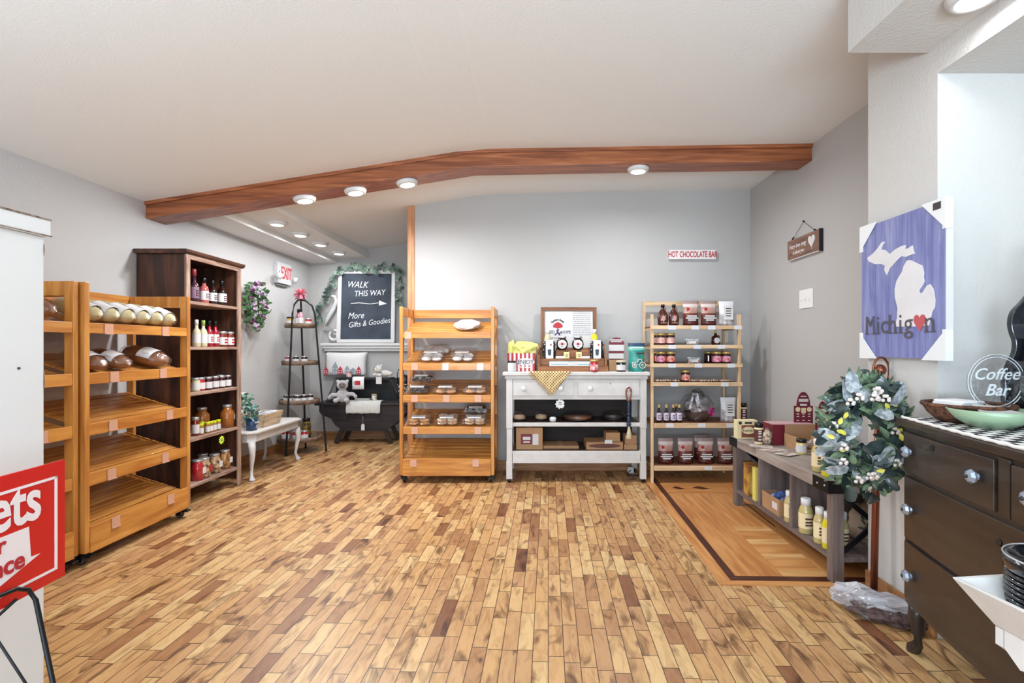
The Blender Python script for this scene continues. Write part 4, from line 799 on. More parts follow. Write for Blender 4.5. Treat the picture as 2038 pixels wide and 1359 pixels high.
# framed poster
t = T('framed_poster', 'wood framed white poster with a red and purple emblem behind the crate display', 'poster', (.335, 4.99, 1.021), rot=(-.06, 0, 0))
FW = lambda a: wood('walnut_frame', (140, 88, 50), (96, 54, 28), a, .5, 1.4, (160, 104, 62))
w3, h3, f3 = .277, .625, .036
MB().box(-w3, -.015, 0, w3, .01, f3).box(-w3, -.015, h3-f3, w3, .01, h3).build('frame', FW('X'), t, bevel=.002); MB().box(-w3, -.015, f3, -w3+f3, .01, h3-f3).box(w3-f3, -.015, f3, w3, .01, h3-f3).build('frame', FW('Z'), t, bevel=.002)
MB().box(-w3+f3, -.002, f3, w3-f3, .006, h3-f3).build('sheet', LBL, t)
for i, ch in enumerate('Cranberry Sweets'):
    a = 2.45-i*(2.45-.7)/15; text(ch, .03, INK, t, (-.108+.075*math.cos(a), -.004, .425+.075*math.sin(a)), rot=(PI/2, -(a-PI/2), 0), bold=.0006)
MB().prism([(-.158, .425), (-.15, .455), (-.108, .478), (-.066, .455), (-.058, .425), (-.108, .412)], 'Y', -.004, -.002).build('emblem', REDP, t)
MB().tube([(-.14, -.004, .345), (-.11, -.004, .375), (-.10, -.004, .40), (-.113, -.004, .405), (-.118, -.004, .39), (-.09, -.004, .345)], .006, 6).tube([(-.10, -.004, .35), (-.08, -.004, .38), (-.07, -.004, .36)], .005, 6).build('ribbon', mat('purple_print', (70, 50, 110), .6), t)
text('SEED', .042, INK, t, (-.18, -.004, .375), sx=.9); text('HOPE', .042, INK, t, (-.028, -.004, .375), sx=.9); text('made with love & hope', .018, INK, t, (-.108, -.004, .318), shear=.2)
m = MB(); rr = random.Random(9)
for i in range(13):
    x = .042
    while x < .21: w_ = rr.uniform(.008, .026); m.box(x, -.0035, .575-i*.019, min(.222, x+w_), -.002, .580-i*.019); x += w_+.005
m.build('small_print', mat('grey_print', (130, 128, 134), .6), t)
# stepped wooden crate and what it carries
t = T('stepped_crate', 'brown stepped wooden display crate in the middle of the white sideboard', 'crate', (.355, 4.64, 1.0205))
CW = lambda a: wood('crate_wood', (158, 102, 58), (112, 64, 32), a, .55, 1.5, (176, 120, 74))
MB().box(-.33, 0, 0, .32, .012, .052).box(-.31, .27, 0, .30, .28, .22).box(-.31, .012, 0, .30, .27, .008).build('boards', CW('X'), t, bevel=.002)
for x in (-.33, .30): MB().prism([(.012, 0), (.28, 0), (.28, .255), (.23, .255), (.20, .17), (.12, .15), (.08, .06), (.012, .05)], 'X', x, x+.02).build('side_panel', CW('Z'), t, bevel=.002)
MB().box(-.309, .13, .108, .299, .20, .118).box(-.309, .12, .01, .299, .13, .118).box(-.309, .20, .12, .299, .269, .198).build('step', CW('X'), t, bevel=.002)
CZ = 1.0205
t = T('tea_tin', 'long flat silver blue tin lying in front of the stepped crate\'s first step', 'tin', (.345, 4.70, CZ+.009)); MB().box(-.215, -.035, 0, .215, .035, .085).build('tin', mat('silver_blue_tin', (176, 190, 198), .3, .3), t, bevel=.006)
MB().box(-.20, -.037, .025, .20, -.0355, .031).box(-.20, -.037, .055, .20, -.0355, .061).build('trim_lines', mat('slate_print', (80, 92, 104), .5), t); MB().box(-.04, -.0385, .05, .05, -.0372, .08).build('paper_label', LBL, t)
for px, q, lb in ((1090, CRM, 'cream dressing bottle with a white cap on the left of the stepped crate'), (1183, YEL, 'bright yellow mustard bottle with a white cap on the right of the crate')):
    bottle(lb, 'bottle', (TX(px, 4.875), 4.875, CZ+.199), .20, .034, q, WCAP, LBL, None, neck=.3, capr=.5)
for px, lb in ((1119, 'dark round jar with a white disc label, left of the pair on the crate'), (1150.5, 'dark round jar with a white disc label, right of the pair on the crate')):
    t = T('round_jar', lb, 'jar', (TX(px, 4.83), 4.865, CZ+.199), group='round jars on the crate')
    part('body', 'rj', lambda b: b.lathe([(.03, 0), (.05, .02), (.058, .055), (.05, .09), (.036, .105), (.036, .112)], n=24, sy=.55), DARKS, t); part('lid', 'rjl', lambda b: b.lathe([(.042, .112), (.042, .132), (.038, .134)], n=24, sy=.6), SLV, t)
    part('paper_label', 'rjd', lambda b: b.lathe([(.043, 0), (.043, .002)], n=28, rot=(PI/2, 0, 0)), LBL, t, (0, -.0325, .055)); part('berry_emblem', 'rje', lambda b: b.prism([(.014*math.cos(a*PI/4)*(1+.2*(a % 2)), .014*math.sin(a*PI/4)) for a in range(8)], 'Y', -.001, 0), REDP, t, (0, -.0350, .058)); part('label_print', 'rjp', lambda b: b.box(-.032, -.001, 0, -.018, 0, .003).box(.018, -.001, 0, .032, 0, .003).box(-.012, -.001, -.024, .012, 0, -.021), INK, t, (0, -.0350, .055))
DOT = mat('dotted_fabric', (22, 22, 26), .8)
_n = DOT.node_tree; _v = _n.nodes.new('ShaderNodeTexVoronoi'); _v.inputs['Scale'].default_value = 55; _v.inputs['Randomness'].default_value = .6; _r = _n.nodes.new('ShaderNodeValToRGB'); _r.color_ramp.interpolation = 'CONSTANT'
_n.links.new(_n.nodes['Texture Coordinate'].outputs['Object'], _v.inputs['Vector']); _n.links.new(_v.outputs['Distance'], _r.inputs[0]); _n.links.new(_r.outputs[0], _n.nodes['Principled BSDF'].inputs['Base Color'])
_r.color_ramp.elements[0].color = s2l((225, 222, 215)); _r.color_ramp.elements[1].color = s2l((22, 22, 26)); _r.color_ramp.elements[1].position = .25
for px, lb in ((1093, 'black dotted pouch with a tall white tag at the left of the crate'), (1188, 'black dotted pouch with a tall white tag at the right of the crate')):
    X = TX(px, 4.8); t = T('dotted_pouch', lb, 'pouch', (X, 4.80, CZ+.119), rz=.06 if px < 1120 else -.06)
    part('pouch', 'dpo', lambda b: b.lathe([(.045, 0), (.06, .012), (.066, .08), (.06, .15), (.05, .165), (1e-6, .167)], n=20, sy=.42), DOT, t)
    part('tag', 'dpt', lambda b: b.prism([(-.036, .01), (-.026, -.02), (.026, -.02), (.036, .01), (.036, .165), (.03, .172), (-.03, .172), (-.036, .165)], 'Y', -.036, -.032), mat('white_tag', (222, 214, 220), .5), t)
    part('cup_print', 'dpp', lambda b: b.prism([(-.013, .03), (.013, .03), (.017, .085), (-.017, .085)], 'Y', -.0385, -.0362), mat('teal_print', (40, 56, 66), .5), t)
    part('logo_square', 'dps', lambda b: b.box(.006, -.0375, .12, .02, -.0362, .137), REDP, t)
for px, lb in ((1127.5, 'small cream gift cube, left of the pair on the crate step'), (1152, 'small cream gift cube, right of the pair on the crate step')):
    t = T('gift_cube', lb, 'box', (TX(px, 4.79), 4.795, CZ+.119)); part('carton', 'gcb', lambda b: b.box(-.027, -.024, 0, .027, .024, .062), mat('cream_carton', (226, 206, 150), .6), t, bevel=.003); part('bow', 'gcw', lambda b: b.ball((-.01, 0, .068), .009).ball((.01, 0, .068), .009), BLACK, t); part('label_print', 'gcp', lambda b: b.box(-.01, -.026, .03, .012, -.0245, .036).box(-.012, -.026, .016, .012, -.0245, .02), INK, t)
for x0_, x1_, lb in ((.195, .305, 'flat white carton left on the crate step behind the tin'), (.425, .52, 'flat white carton right on the crate step behind the tin')):
    tag(MB().box(x0_, 4.772, CZ+.1185, x1_, 4.79 if 0 else 4.7865-.014, CZ+.1186).box(x0_, 4.7722, CZ+.1187, x1_, 4.7862-.018+.01, CZ+.142).build('flat_carton', LBL), lb, 'carton')
# cloth
t = T('burlap_cloth', 'brown and cream checked burlap cloth hanging over the sideboard front', 'cloth', (.14, 4.586, 1.02))
BUR = mat('checked_burlap', (160, 120, 70), .9); _n = BUR.node_tree
_tc = _n.nodes['Texture Coordinate']; _mp = _n.nodes.new('ShaderNodeMapping'); _mp.inputs['Rotation'].default_value = (0, PI/4, 0); _b = _n.nodes.new('ShaderNodeTexBrick'); _b.offset = 0; _b.inputs['Scale'].default_value = 1
_b.inputs['Brick Width'].default_value = .019; _b.inputs['Row Height'].default_value = .019; _b.inputs['Mortar Size'].default_value = .0032; _b.inputs['Color1'].default_value = s2l((142, 98, 52)); _b.inputs['Color2'].default_value = s2l((124, 82, 42)); _b.inputs['Mortar'].default_value = s2l((232, 210, 160))
_sw = _n.nodes.new('ShaderNodeSeparateXYZ'); _cb = _n.nodes.new('ShaderNodeCombineXYZ'); _n.links.new(_tc.outputs['Object'], _mp.inputs[0]); _n.links.new(_mp.outputs[0], _sw.inputs[0]); _n.links.new(_sw.outputs[0], _cb.inputs[0]); _n.links.new(_sw.outputs[2], _cb.inputs[1]); _n.links.new(_cb.outputs[0], _b.inputs['Vector']); _n.links.new(_b.outputs['Color'], _n.nodes['Principled BSDF'].inputs['Base Color'])
m = MB(); vs_ = []; n = 16
for j in range(n+1):
    f = j/n; w0 = .185*(1-f)+.004
    for i in range(n+1):
        x = .0+(-w0+2*w0*i/n)+.015*f; z = -.205*f+.004; vs_.append((x, -.010-.004*math.sin(i*1.1+j*.7)-.004*f, z))
for i in range(n+1): vs_.append((-.189+.378*i/n, .12, .003))
m.add(vs_, [(j*(n+1)+i, j*(n+1)+i+1, (j+1)*(n+1)+i+1, (j+1)*(n+1)+i) for j in range(n) for i in range(n)]+[(i, i+1, (n+1)*(n+1)+i+1, (n+1)*(n+1)+i) for i in range(n)], 0, True); solidify(m.build('weave', BUR, t), .003)
m = MB(); rr = random.Random(5)
for i in range(46):
    f = i/46; x, z = (-.185*(1-f)+.015*f, -.205*f); a = rr.uniform(.2, .9); m.tube([(x, -.012, z), (x-.022*math.cos(a), -.016, z-.024*math.sin(a)-.008)], .0012, 4)
m.build('fringe', mat('burlap_fringe', (190, 150, 96), .9), t)
jar('red labelled jar with a silver gold lid at the right front of the crate', (TX(1182.5, 4.618), 4.618, 1.0202), .112, .038, JAMR, GOLDL, mat('red_white_label', (208, 70, 84), .5, col2=(236, 220, 220), vscale=30), None, waist=.96)
jar('black glass jar with a white label and pale lid before the teal bag', (TX(1236, 4.64), 4.64, 1.0202), .103, .044, mat('black_glass', (20, 20, 24), .15, coat=.6), mat('beige_lid', (214, 204, 180), .5), LBL, None, waist=.98, name='candle_jar')
t = T('card_holder', 'tan cardboard dispenser with a rounded burgundy and white card on the sideboard', 'dispenser', (TX(1226, 4.82), 4.82, 1.0202))
MB().box(-.075, -.05, 0, .07, .07, .105).box(-.06, .05, .105, .05, .07, .27).build('carton', CARD, t, bevel=.002)
pr = [(-.068, .11), (.078, .11), (.082, .26)]+[(.01+.074*math.cos(a*PI/10), .255+.065*math.sin(a*PI/10)) for a in range(11)]
MB().prism(pr, 'Y', .030, .034).build('burgundy_card', BURG, t); MB().box(-.066, .028, .115, .078, .0298, .165).box(-.064, .028, .19, .081, .0298, .25).build('white_bands', LBL, t); MB().box(-.045, .0285, .274, .06, .0298, .284).box(-.05, .0285, .29, .07, .0298, .302).build('card_print', LBL, t)
def tealbag():
    a = mat('teal_foil', (48, 160, 142), .35, col2=(24, 120, 112), vscale=8, coat=.4); b = mat('teal_top', (110, 205, 186), .35); c = mat('navy_foil', (40, 66, 96), .35)
    t = pouch('teal snack bag with a white tractor drawing at the right end of the sideboard', (TX(1267, 4.67), 4.67, 1.0202), .155, .265, [a, a, a, a, a, b, c], art='teal')
    m = MB()
    for x, z, r in ((-.03, .055, .018), (.045, .06, .028)): m.tube([(x+r*math.cos(q*PI/8), -.05, z+r*math.sin(q*PI/8)) for q in range(16)], .004, 6, closed=True).tube([(x+r*.35*math.cos(q*PI/4), -.05, z+r*.35*math.sin(q*PI/4)) for q in range(8)], .004, 5, closed=True)
    m.tube([(-.05, -.05, .085), (0, -.05, .09), (.01, -.05, .115), (.035, -.05, .115), (.04, -.05, .09)], .004, 6).tube([(-.05, -.05, .085), (-.05, -.05, .068), (.02, -.05, .065)], .004, 6).tube([(0, -.05, .09), (.0, -.046, .13)], .002, 5)
    m.build('tractor_drawing', LBL, t)
    MB().box(-.01, -.042, .165, .06, -.038, .178).build('brand_band', INK, t, rot=(.05, 0, 0)); MB().box(-.06, -.020, .215, .06, -.017, .228).build('top_print', LBL, t)
tealbag()
# sideboard shelves
def dome(lb, X, Y, w_, h, fill, z=.5535):
    t = T('pastry_dome', lb, 'pastry container', (X, Y, z), group='domed pastry trays on the sideboard shelf'); k = 'dm%g%g' % (w_, h)
    part('black_base', k, lambda b: b.lathe([(w_*.9, 0), (w_, .012), (w_*.96, .014), (w_*.88, .004), (1e-6, .004)], n=28), BLACK, t); part('pastry', k+fill.name, lambda b: b.lathe([(w_*.8, .005), (w_*.84, .03), (w_*.7, h*.55), (1e-6, h*.6)], n=26), fill, t); part('clear_lid', k+'l', lambda b: b.lathe([(w_*.96, .015), (w_*.9, h*.7), (w_*.75, h), (1e-6, h)], n=28), FILM, t)
CK = mat('glazed_cake', (150, 96, 60), .4, col2=(70, 36, 24), vscale=22, coat=.4)
dome('pale domed pastry tray at the left end of the upper sideboard shelf', TX(1034, 4.78), 4.78, .067, .085, mat('pale_cake', (214, 176, 140), .6), .5535)
dome('pale domed pastry tray, second from the left on the upper sideboard shelf', TX(1077, 4.80), 4.80, .067, .085, MATS['pale_cake'])
dome('wide braided pastry in a clear dome at the centre of the upper shelf', TX(1150, 4.80), 4.82, .16, .075, CK)
dome('dark domed pastry tray at the right end of the upper sideboard shelf', TX(1221, 4.84), 4.84, .125, .075, mat('dark_cake', (56, 46, 46), .5))
tag(MB().lathe([(.03, 0), (.032, .035), (.02, .045), (1e-6, .046)], n=18).build('white_cup', WHITE, None, (TX(1101, 4.74)-.005, 4.68, .5535)), 'small white tub between the pale domes and the braided pastry', 'tub')
def cbox(lb, x0_, x1_, py0, py1, Y, d, z0=None, nm='cardboard_box'):
    X0, X1 = TX(x0_, Y), TX(x1_, Y); zt = CAMZ-(py0-VY)*Y/F; zb = z0 if z0 is not None else .2925
    t = T(nm, lb, 'box', ((X0+X1)/2, Y, zb)); w_ = (X1-X0)/2; MB().box(-w_, 0, 0, w_, d, zt-zb).build('carton', CARD, t, bevel=.002); MB().box(-.025, .0, zt-zb+.0002, .025, d, zt-zb+.001).build('packing_tape', mat('tan_tape', (196, 158, 116), .3), t); return t
t = cbox('large cardboard box with a burgundy label at the left of the bottom shelf', 1027, 1080, 851, 897, 4.68, .3)
MB().box(-.08, -.002, .05, .028, -.0004, .145).build('burgundy_label', BURG, t); MB().box(.03, -.002, .045, .085, -.0004, .145).box(-.06, -.003, .09, .01, -.0021, .12).box(-.055, -.003, .065, .005, -.0021, .078).build('white_print', LBL, t)
cbox('flat cardboard box lying to the right of the large labelled box', 1081, 1152, 887, 898, 4.72, .25)
t = cbox('wide cardboard box with a dark oval print on the bottom shelf', 1167, 1240, 880, 899, 4.68, .28); MB().prism([(-.15+.0+.30*(.5+.5*math.cos(a*PI/10)), .035+.02*math.sin(a*PI/10)) for a in range(20)], 'Y', -.0015, -.0004).build('oval_print', mat('dark_brown_print', (96, 52, 40), .6), t); MB().box(0.0, -.0025, .055, .07, -.0005, .09).build('paper_label', LBL, t)
zt = CAMZ-(880-VY)*4.68/F
cbox('small cardboard box stacked on the box with the oval print', 1206, 1234, 861, 881, 4.70, .16, zt+.002)
cbox('small cardboard box at the right end of the bottom shelf, lower of two', 1242, 1268, 884, 899, 4.68, .16)
cbox('small cardboard box at the right end of the bottom shelf, upper of two', 1244, 1267, 866, 884, 4.69, .14, CAMZ-(884-VY)*4.68/F+.002)
t = T('bead_garland', 'wooden bead garland with navy and cream tassels hanging from the right knob', 'bead garland', (.85, 4.563, .868)); m = MB()
PK = mat('copper_beads', (176, 104, 80), .4, col2=(60, 40, 40), vscale=90)
for i in range(26):
    a = 2*PI*i/26; m.ball(((.022+.006*math.sin(a))*math.cos(a), 0, -.05+.062*math.sin(a)), .0085, n=10)
m.build('bead_loop', PK, t)
MB().lathe([(.006, 0), (.012, -.02), (.013, -.09), (.010, -.10)], n=14).ball((0, 0, -.112), .017, n=12).lathe([(.013, -.128), (.015, -.18), (.012, -.185)], n=12).ball((0, 0, -.202), .022, n=14).build('navy_beads', mat('navy_tassel', (28, 44, 76), .5), t, (0, 0, -.12)); MB().lathe([(.008, 0), (.012, -.02), (.028, -.105), (.02, -.112)], n=16).build('cream_tassel', mat('cream_tassel', (216, 200, 168), .9, bump=.6, bscale=200), t, (.003, 0, -.342))
t = T('jagged_tag', 'white jagged star tag hanging from the second knob of the sideboard', 'price tag', (.233, 4.556, .868)); MB().tube([(0, 0, -.02), (-.004, 0, -.06), (-.006, 0, -.10)], .001, 4).build('string', WHITE, t)
MB().prism([((.046 if i % 2 else .034)*math.cos(i*PI/9), (.046 if i % 2 else .034)*math.sin(i*PI/9)) for i in range(18)], 'Y', -.001, .001).box(.008, -.002, -.03, .035, -.001, .03).build('star', mat('pale_card', (216, 216, 212), .6), t, (-.008, 0, -.138)); MB().box(-.02, -.003, -.14, .01, -.0015, -.135).box(-.02, -.003, -.125, .006, -.0015, -.12).build('handwriting', INK, t)
t = T('power_adapter', 'white power adapter with a black cable on the floor under the sideboard', 'adapter', (TX(1255, 4.98), 4.99, 0)); MB().box(-.03, -.02, 0, .03, .02, .06).build('plug_block', WHITE, t, bevel=.004); MB().tube([(0, -.02, .03), (-.03, -.06, .02), (-.05, -.1, .006), (.02, -.13, .005), (.08, -.1, .005)], .005, 6).build('cable', BLACK, t)
# ---------------- pale folding shelf beside the sideboard ----------------
LW = lambda a: wood('pale_pine', (222, 190, 152), (192, 156, 116), a, .6, 1.3, (232, 206, 172))
DSH = wood('reddish_shelf_board', (140, 92, 62), (104, 64, 42), 'X', .6, 1.3)
t = T('display_shelf', 'pale pine folding display shelf with six levels of goods near the right corner', 'shelf', (1.06, 4.60, 0))
for x in (0, .80): MB().box(x, 0, 0, x+.026, .035, 1.547).build('front_post', LW('Z'), t, bevel=.003)
for x in (.012, .80): MB().box(x, .385, 0, x+.026, .41, 1.70).build('back_post', LW('Z'), t, bevel=.003)
MB().box(.038, .387, 1.655, .8, .405, 1.70).build('top_rail', LW('X'), t, bevel=.002)
SZ = (1.444, 1.268, 1.097, .926, .551, .162)
CARDS = ((.19, .40, .55, .79), (.19, .42, .64), (.19, .43, .73), (.21, .67), (.17, .46, .72), (.52,))
for i, z in enumerate(SZ):
    x1_ = .835 if i != 4 else .90
    s_ = MB().box(.028, .0, z-.016, .798, .384, z).build('shelf', DSH, t, bevel=.001)
    MB().box(-.004 if i < 4 else .027, -.016, z-(.034 if i < 4 else .042), x1_ if i < 4 else (.79 if i == 5 else .84), -.0015, z+.0005).build('shelf_lip', LW('X'), s_, bevel=.002)
    if i == 4: MB().box(.828, .04, z-.016, .92, .384, z).build('shelf_end', DSH, s_)
    for x in (.0, .80): MB().obox((x+.031 if x < .1 else x-.005, .21, z-.028), (.008, .35, .022), (0, 0, 0)).build('shelf_bearer', LW('Y'), s_)
    for x in CARDS[i]: part('price_card', 'pcard', lambda b: b.box(-.034, -.003, -.036, .034, 0, 0).box(-.024, -.004, -.016, .02, -.003, -.012), TAG2, s_, (x, -.0165, z))
def sx(px, Y=4.68): return TX(px, Y)
for px, lb in ((1319, 'maple syrup bottle with a leaf label, left of the pair on the top shelf'), (1341, 'maple syrup bottle with a leaf label, right of the pair on the top shelf')):
    t = T('syrup_bottle', lb, 'bottle', (sx(px), 4.68, SZ[0]+.001), group='maple syrup bottles')
    part('body', 'syr', lambda b: b.lathe([(.034, 0), (.044, .01), (.05, .06), (.046, .10), (.032, .135), (.016, .155), (.014, .175)], n=24, sy=.7), BROWN, t); part('cap', 'syc', lambda b: b.lathe([(.018, .175), (.018, .196), (.016, .198)], n=16), BCAP, t); part('handle', 'syh', lambda b: b.tube([(.016, 0, .168), (.028, 0, .163), (.028, 0, .148)], .004, 6), BROWN, t)
    part('leaf_print', 'syp', lambda b: b.prism([(0, .03), (.012, .055), (.02, .06), (.014, .075), (.02, .1), (.006, .085), (0, .108), (-.006, .085), (-.018, .1), (-.013, .075), (-.022, .06), (-.011, .055)], 'Y', -.037, -.034).box(-.028, -.0365, .022, .028, -.033, .029), mat('faded_leaf_print', (190, 140, 130), .5), t)
CO = [mat('cocoa_bottom', (96, 36, 28), .4, col2=(50, 20, 18), vscale=30), MATS['cocoa_bottom'], mat('cocoa_band', (110, 44, 36), .4), mat('cocoa_mid', (196, 160, 148), .4, col2=(140, 90, 70), vscale=14), MATS['cocoa_mid'], mat('cocoa_upper', (214, 196, 192), .4, var=.15, vscale=10), mat('cocoa_top', (150, 126, 122), .4)]
pouch('brown cocoa pouch with a red leaf, left one on the top shelf', (sx(1374.5, 4.70), 4.70, SZ[0]+.001), .148, .235, CO, 'cocoa pouches'); pouch('brown cocoa pouch with a red leaf, right one on the top shelf', (sx(1410, 4.70), 4.70, SZ[0]+.001), .148, .235, CO, 'cocoa pouches')
WP = [mat('clear_white_bag', (206, 200, 202), .35, col2=(150, 140, 140), vscale=26), mat('white_bag', (226, 224, 226), .35)]
def whitebag(lb, px, z, h, rz=0, Y=4.70):
    t = pouch(lb, (sx(px, Y), Y, z+.001), .145, h, WP, 'white pretzel bags', rz, art='w'); MB().box(-.035, -.002, 0, .045, 0, h*.58).build('paper_label', LBL, t, (0, -.045, h*.24), (-.12, 0, 0)); m = MB(); rr = random.Random(3)
    for i in range(4): m.box(-.02+.004*i % 3*.01, -.0035, h*(.44-.1*i), .03-.005*(i % 2), -.002, h*(.475-.1*i))
    m.build('label_print', INK, t, (0, -.045, h*.24), (-.12, 0, 0))
whitebag('white bag with a printed label at the right end of the top shelf', 1446, SZ[0], .23)
PKL = mat('pink_label', (214, 150, 150), .5, col2=(232, 196, 180), vscale=40); MGL = mat('magenta_label', (206, 70, 110), .5, col2=(236, 190, 200), vscale=40); RDL = mat('red_floral_label', (206, 56, 60), .5, col2=(236, 190, 170), vscale=40)
PJ = 'preserve jars on the pine shelf'
def pj(lb, px, i, lab, Y=4.66, fill=JAMD): jar(lb, (sx(px, Y), Y, SZ[i]+.001), .107, .042, fill, GOLDL, lab, PJ, waist=.96, lidh=.2)
pj('peach labelled jar at the left of the second shelf, front left', 1315, 1, PKL); pj('peach labelled jar at the left of the second shelf, front right', 1334, 1, PKL); pj('peach labelled jar half hidden behind the left post, second shelf', 1306, 1, PKL, 4.78)
pj('magenta labelled jar on the third shelf beside the left post', 1315, 2, MGL); pj('red floral labelled jar, second from the left post on the third shelf', 1334.5, 2, RDL); pj('dark jar behind the left post on the third shelf', 1305, 2, JAMR, 4.79)
pj('pink labelled jar, left of the two at the right end of the third shelf', 1426, 2, MGL); pj('pink labelled jar at the right end of the third shelf', 1445, 2, MGL); pj('dark jar with its label turned away, back row right of the third shelf', 1410, 2, JAMD, 4.80); pj('red jar standing in the back row behind the two pink jars', 1434, 2, JAMR, 4.83)
pj('single red jar at the centre of the fourth shelf', 1364, 3, RDL)
t = bottle('small whisky style bottle with a round white label on the second shelf', 'bottle', (sx(1424), 4.68, SZ[1]+.001), .135, .038, BROWN, mat('cork', (206, 176, 120), .7), None, neck=.42, capr=.32, name='syrup_flask')
MB().lathe([(.026, 0), (.026, .002)], n=24, rot=(PI/2, 0, 0)).build('round_label', LBL, t, (0, -.0375, .04)); MB().tube([(.012, 0, .09), (.034, 0, .085), (.036, 0, .06)], .004, 6).build('handle', BROWN, t)
FUD = mat('fudge_slab', (150, 70, 50), .5, col2=(220, 190, 170), vscale=18)
for i, px, lb in ((1, 1376, 'clear tray of fudge leaning on the second shelf'), (2, 1380, 'clear tray of fudge leaning on the third shelf')):
    t = T('fudge_tray', lb, 'fudge box', (sx(px), 4.68, SZ[i]+.001), rz=-.15, group='fudge trays'); part('fudge', 'fdg', lambda b: b.box(-.05, -.04, .004, .05, .04, .038), FUD, t, bevel=.004); part('clear_box', 'fdb', lambda b: b.box(-.058, -.048, 0, .058, .048, .055), FILM, t); part('paper_label', 'fdl', lambda b: b.box(-.03, -.0495, .01, .035, -.0485, .035), LBL, t)
CND = mat('wrapped_candy', (226, 206, 180), .4, col2=(120, 70, 50), vscale=50, coat=.5)
for i, px in enumerate((1307, 1319, 1331, 1343, 1380, 1394, 1408, 1422, 1436, 1448)):
    t = T('wrapped_candy', 'wrapped candy on the fourth shelf, %s from the left' % (ORD+['seventh', 'eighth', 'ninth', 'tenth'])[i], 'candy', (sx(px, 4.635), 4.635, SZ[3]+.001), rz=.2*((i*7) % 5-2), group='wrapped candies on the fourth shelf')
    part('sweet', 'cnd', lambda b: b.ball((0, 0, .014), .026, (1, .7, .5), 12), CND, t); part('wrapper_ends', 'cne', lambda b: b.prism([(-.026, .012), (-.04, .004), (-.04, .024)], 'Y', -.004, .004).prism([(.026, .012), (.04, .024), (.04, .004)], 'Y', -.004, .004), CND, t)
for i, (px, Y) in enumerate(((1311.5, 4.65), (1326, 4.65), (1340, 4.65), (1346, 4.73), (1352, 4.65))):
    bottle('small square labelled syrup bottle on the fifth shelf, ' + ('leftmost', 'second from the left', 'third from the left', 'standing behind the others', 'rightmost')[i], 'bottle', (sx(px, Y), Y, SZ[4]+.001), .165, .025, DARKS, mat('cork', (206, 176, 120), .7), mat('lavender_label', (214, 204, 222), .5), 'small labelled bottles on the fifth shelf', neck=.42, lblh=.42, mark=mat('plum_print', (96, 50, 70), .6), name='syrup_flask')
t = T('gift_basket', 'cellophane wrapped gift basket with a striped ribbon on the fifth shelf', 'gift basket', (sx(1388, 4.74), 4.74, SZ[4]+.001))
MB().lathe([(.085, 0), (.13, .09), (.124, .09), (.08, .008), (1e-6, .008)], n=24, sy=.75).build('basket', mat('dark_wicker', (70, 46, 36), .8, bump=.8, bscale=120), t)
MB().ball((-.03, 0, .12), .05, (1, .7, 1.1)).ball((.05, 0, .11), .045, (1, .7, .9)).box(-.07, -.05, .06, .02, .0, .16).build('treats', mat('basket_treats', (200, 190, 190), .5, col2=(110, 70, 80), vscale=20), t)
crumple('cellophane', t, None, (0, 0, .002), (.135, .10, .135), FILM, 21, .35); crumple('cellophane', t, None, (0, 0, .22), (.05, .04, .04), FILM, 22, .5)
MB().add([(-.06, -.05, .27), (-.045, -.06, .27), (-.085, -.085, .12), (-.105, -.075, .12)], [(0, 1, 2, 3)]).add([(-.05, -.06, .265), (-.015, -.065, .265), (.0, -.11, .1), (-.03, -.11, .1)], [(0, 1, 2, 3)]).build('ribbon', mat('striped_ribbon', (40, 40, 48), .5, col2=(226, 226, 230), vscale=30), t)
m = MB(); rr = random.Random(4)
for i in range(14): d = Vector((rr.gauss(0, 1), rr.gauss(0, .6)-.4, rr.gauss(0, 1))).normalized(); m.leaf((.10, -.085, .10), .05, .035, d.to_track_quat('Y', 'Z').to_matrix())
m.build('bow', mat('magenta_bow', (190, 50, 130), .3, coat=.5), t)
whitebag('clear bag with a printed white label at the right end of the fifth shelf', 1449, SZ[4], .225)
for i, (px, Y) in enumerate(((1325, 4.69), (1364, 4.69), (1404, 4.69), (1396, 4.85), (1443, 4.69))):
    pouch('cocoa pouch on the bottom shelf, ' + ('leftmost', 'second from the left', 'third from the left, front row', 'standing behind the third one', 'at the right end')[i], (sx(px, Y), Y, SZ[5]+.001), .148, .235, CO, 'cocoa pouches on the bottom shelf', rz=(0, .05, -.05, 0, .08)[i])
# sign, switch and wooden plaque
t = T('hot_chocolate_sign', 'white wooden sign reading HOT CHOCOLATE BAR on the back wall', 'sign', (1.585, 5.1, 2.177)); MB().box(-.236, -.045, -.046, .236, 0, .048).build('board', mat('sign_board_white', (228, 222, 222), .55), t, bevel=.004)
text('HOT CHOCOLATE BAR', .083, REDP, t, (0, -.047, .0), sx=.56, bold=.0015)
t = T('light_switch', 'white triple light switch plate on the right wall', 'light switch', (2.183, 4.04, 1.635), -PI/2); MB().box(-.10, -.008, -.075, .10, 0, .077).build('plate', mat('switch_white', (232, 231, 229), .35), t, bevel=.003)
for x in (-.055, 0, .055): MB().box(-.006, -.020, -.012, .006, -.0085, .006).build('toggle', MATS['switch_white'], t, (x, 0, 0), (.3, 0, 0), bevel=.002)
t = T('heart_plaque', 'brown wooden plaque with a white heart reading Every love song, on the right wall', 'plaque', (2.183, 4.05, 2.065), -PI/2)
PLQ = wood('plaque_wood', (138, 102, 86), (98, 68, 56), 'X', .6, 1.3, (156, 120, 100)); MB().box(-.235, -.030, -.082, .235, 0, .080).build('board', PLQ, t, bevel=.002)
MB().box(-.235, -.031, -.088, .235, -.004, -.0825).build('white_edge', LBL, t); MB().box(.2355, -.028, -.088, .244, 0, .084).build('dark_edge', BLACK, t)
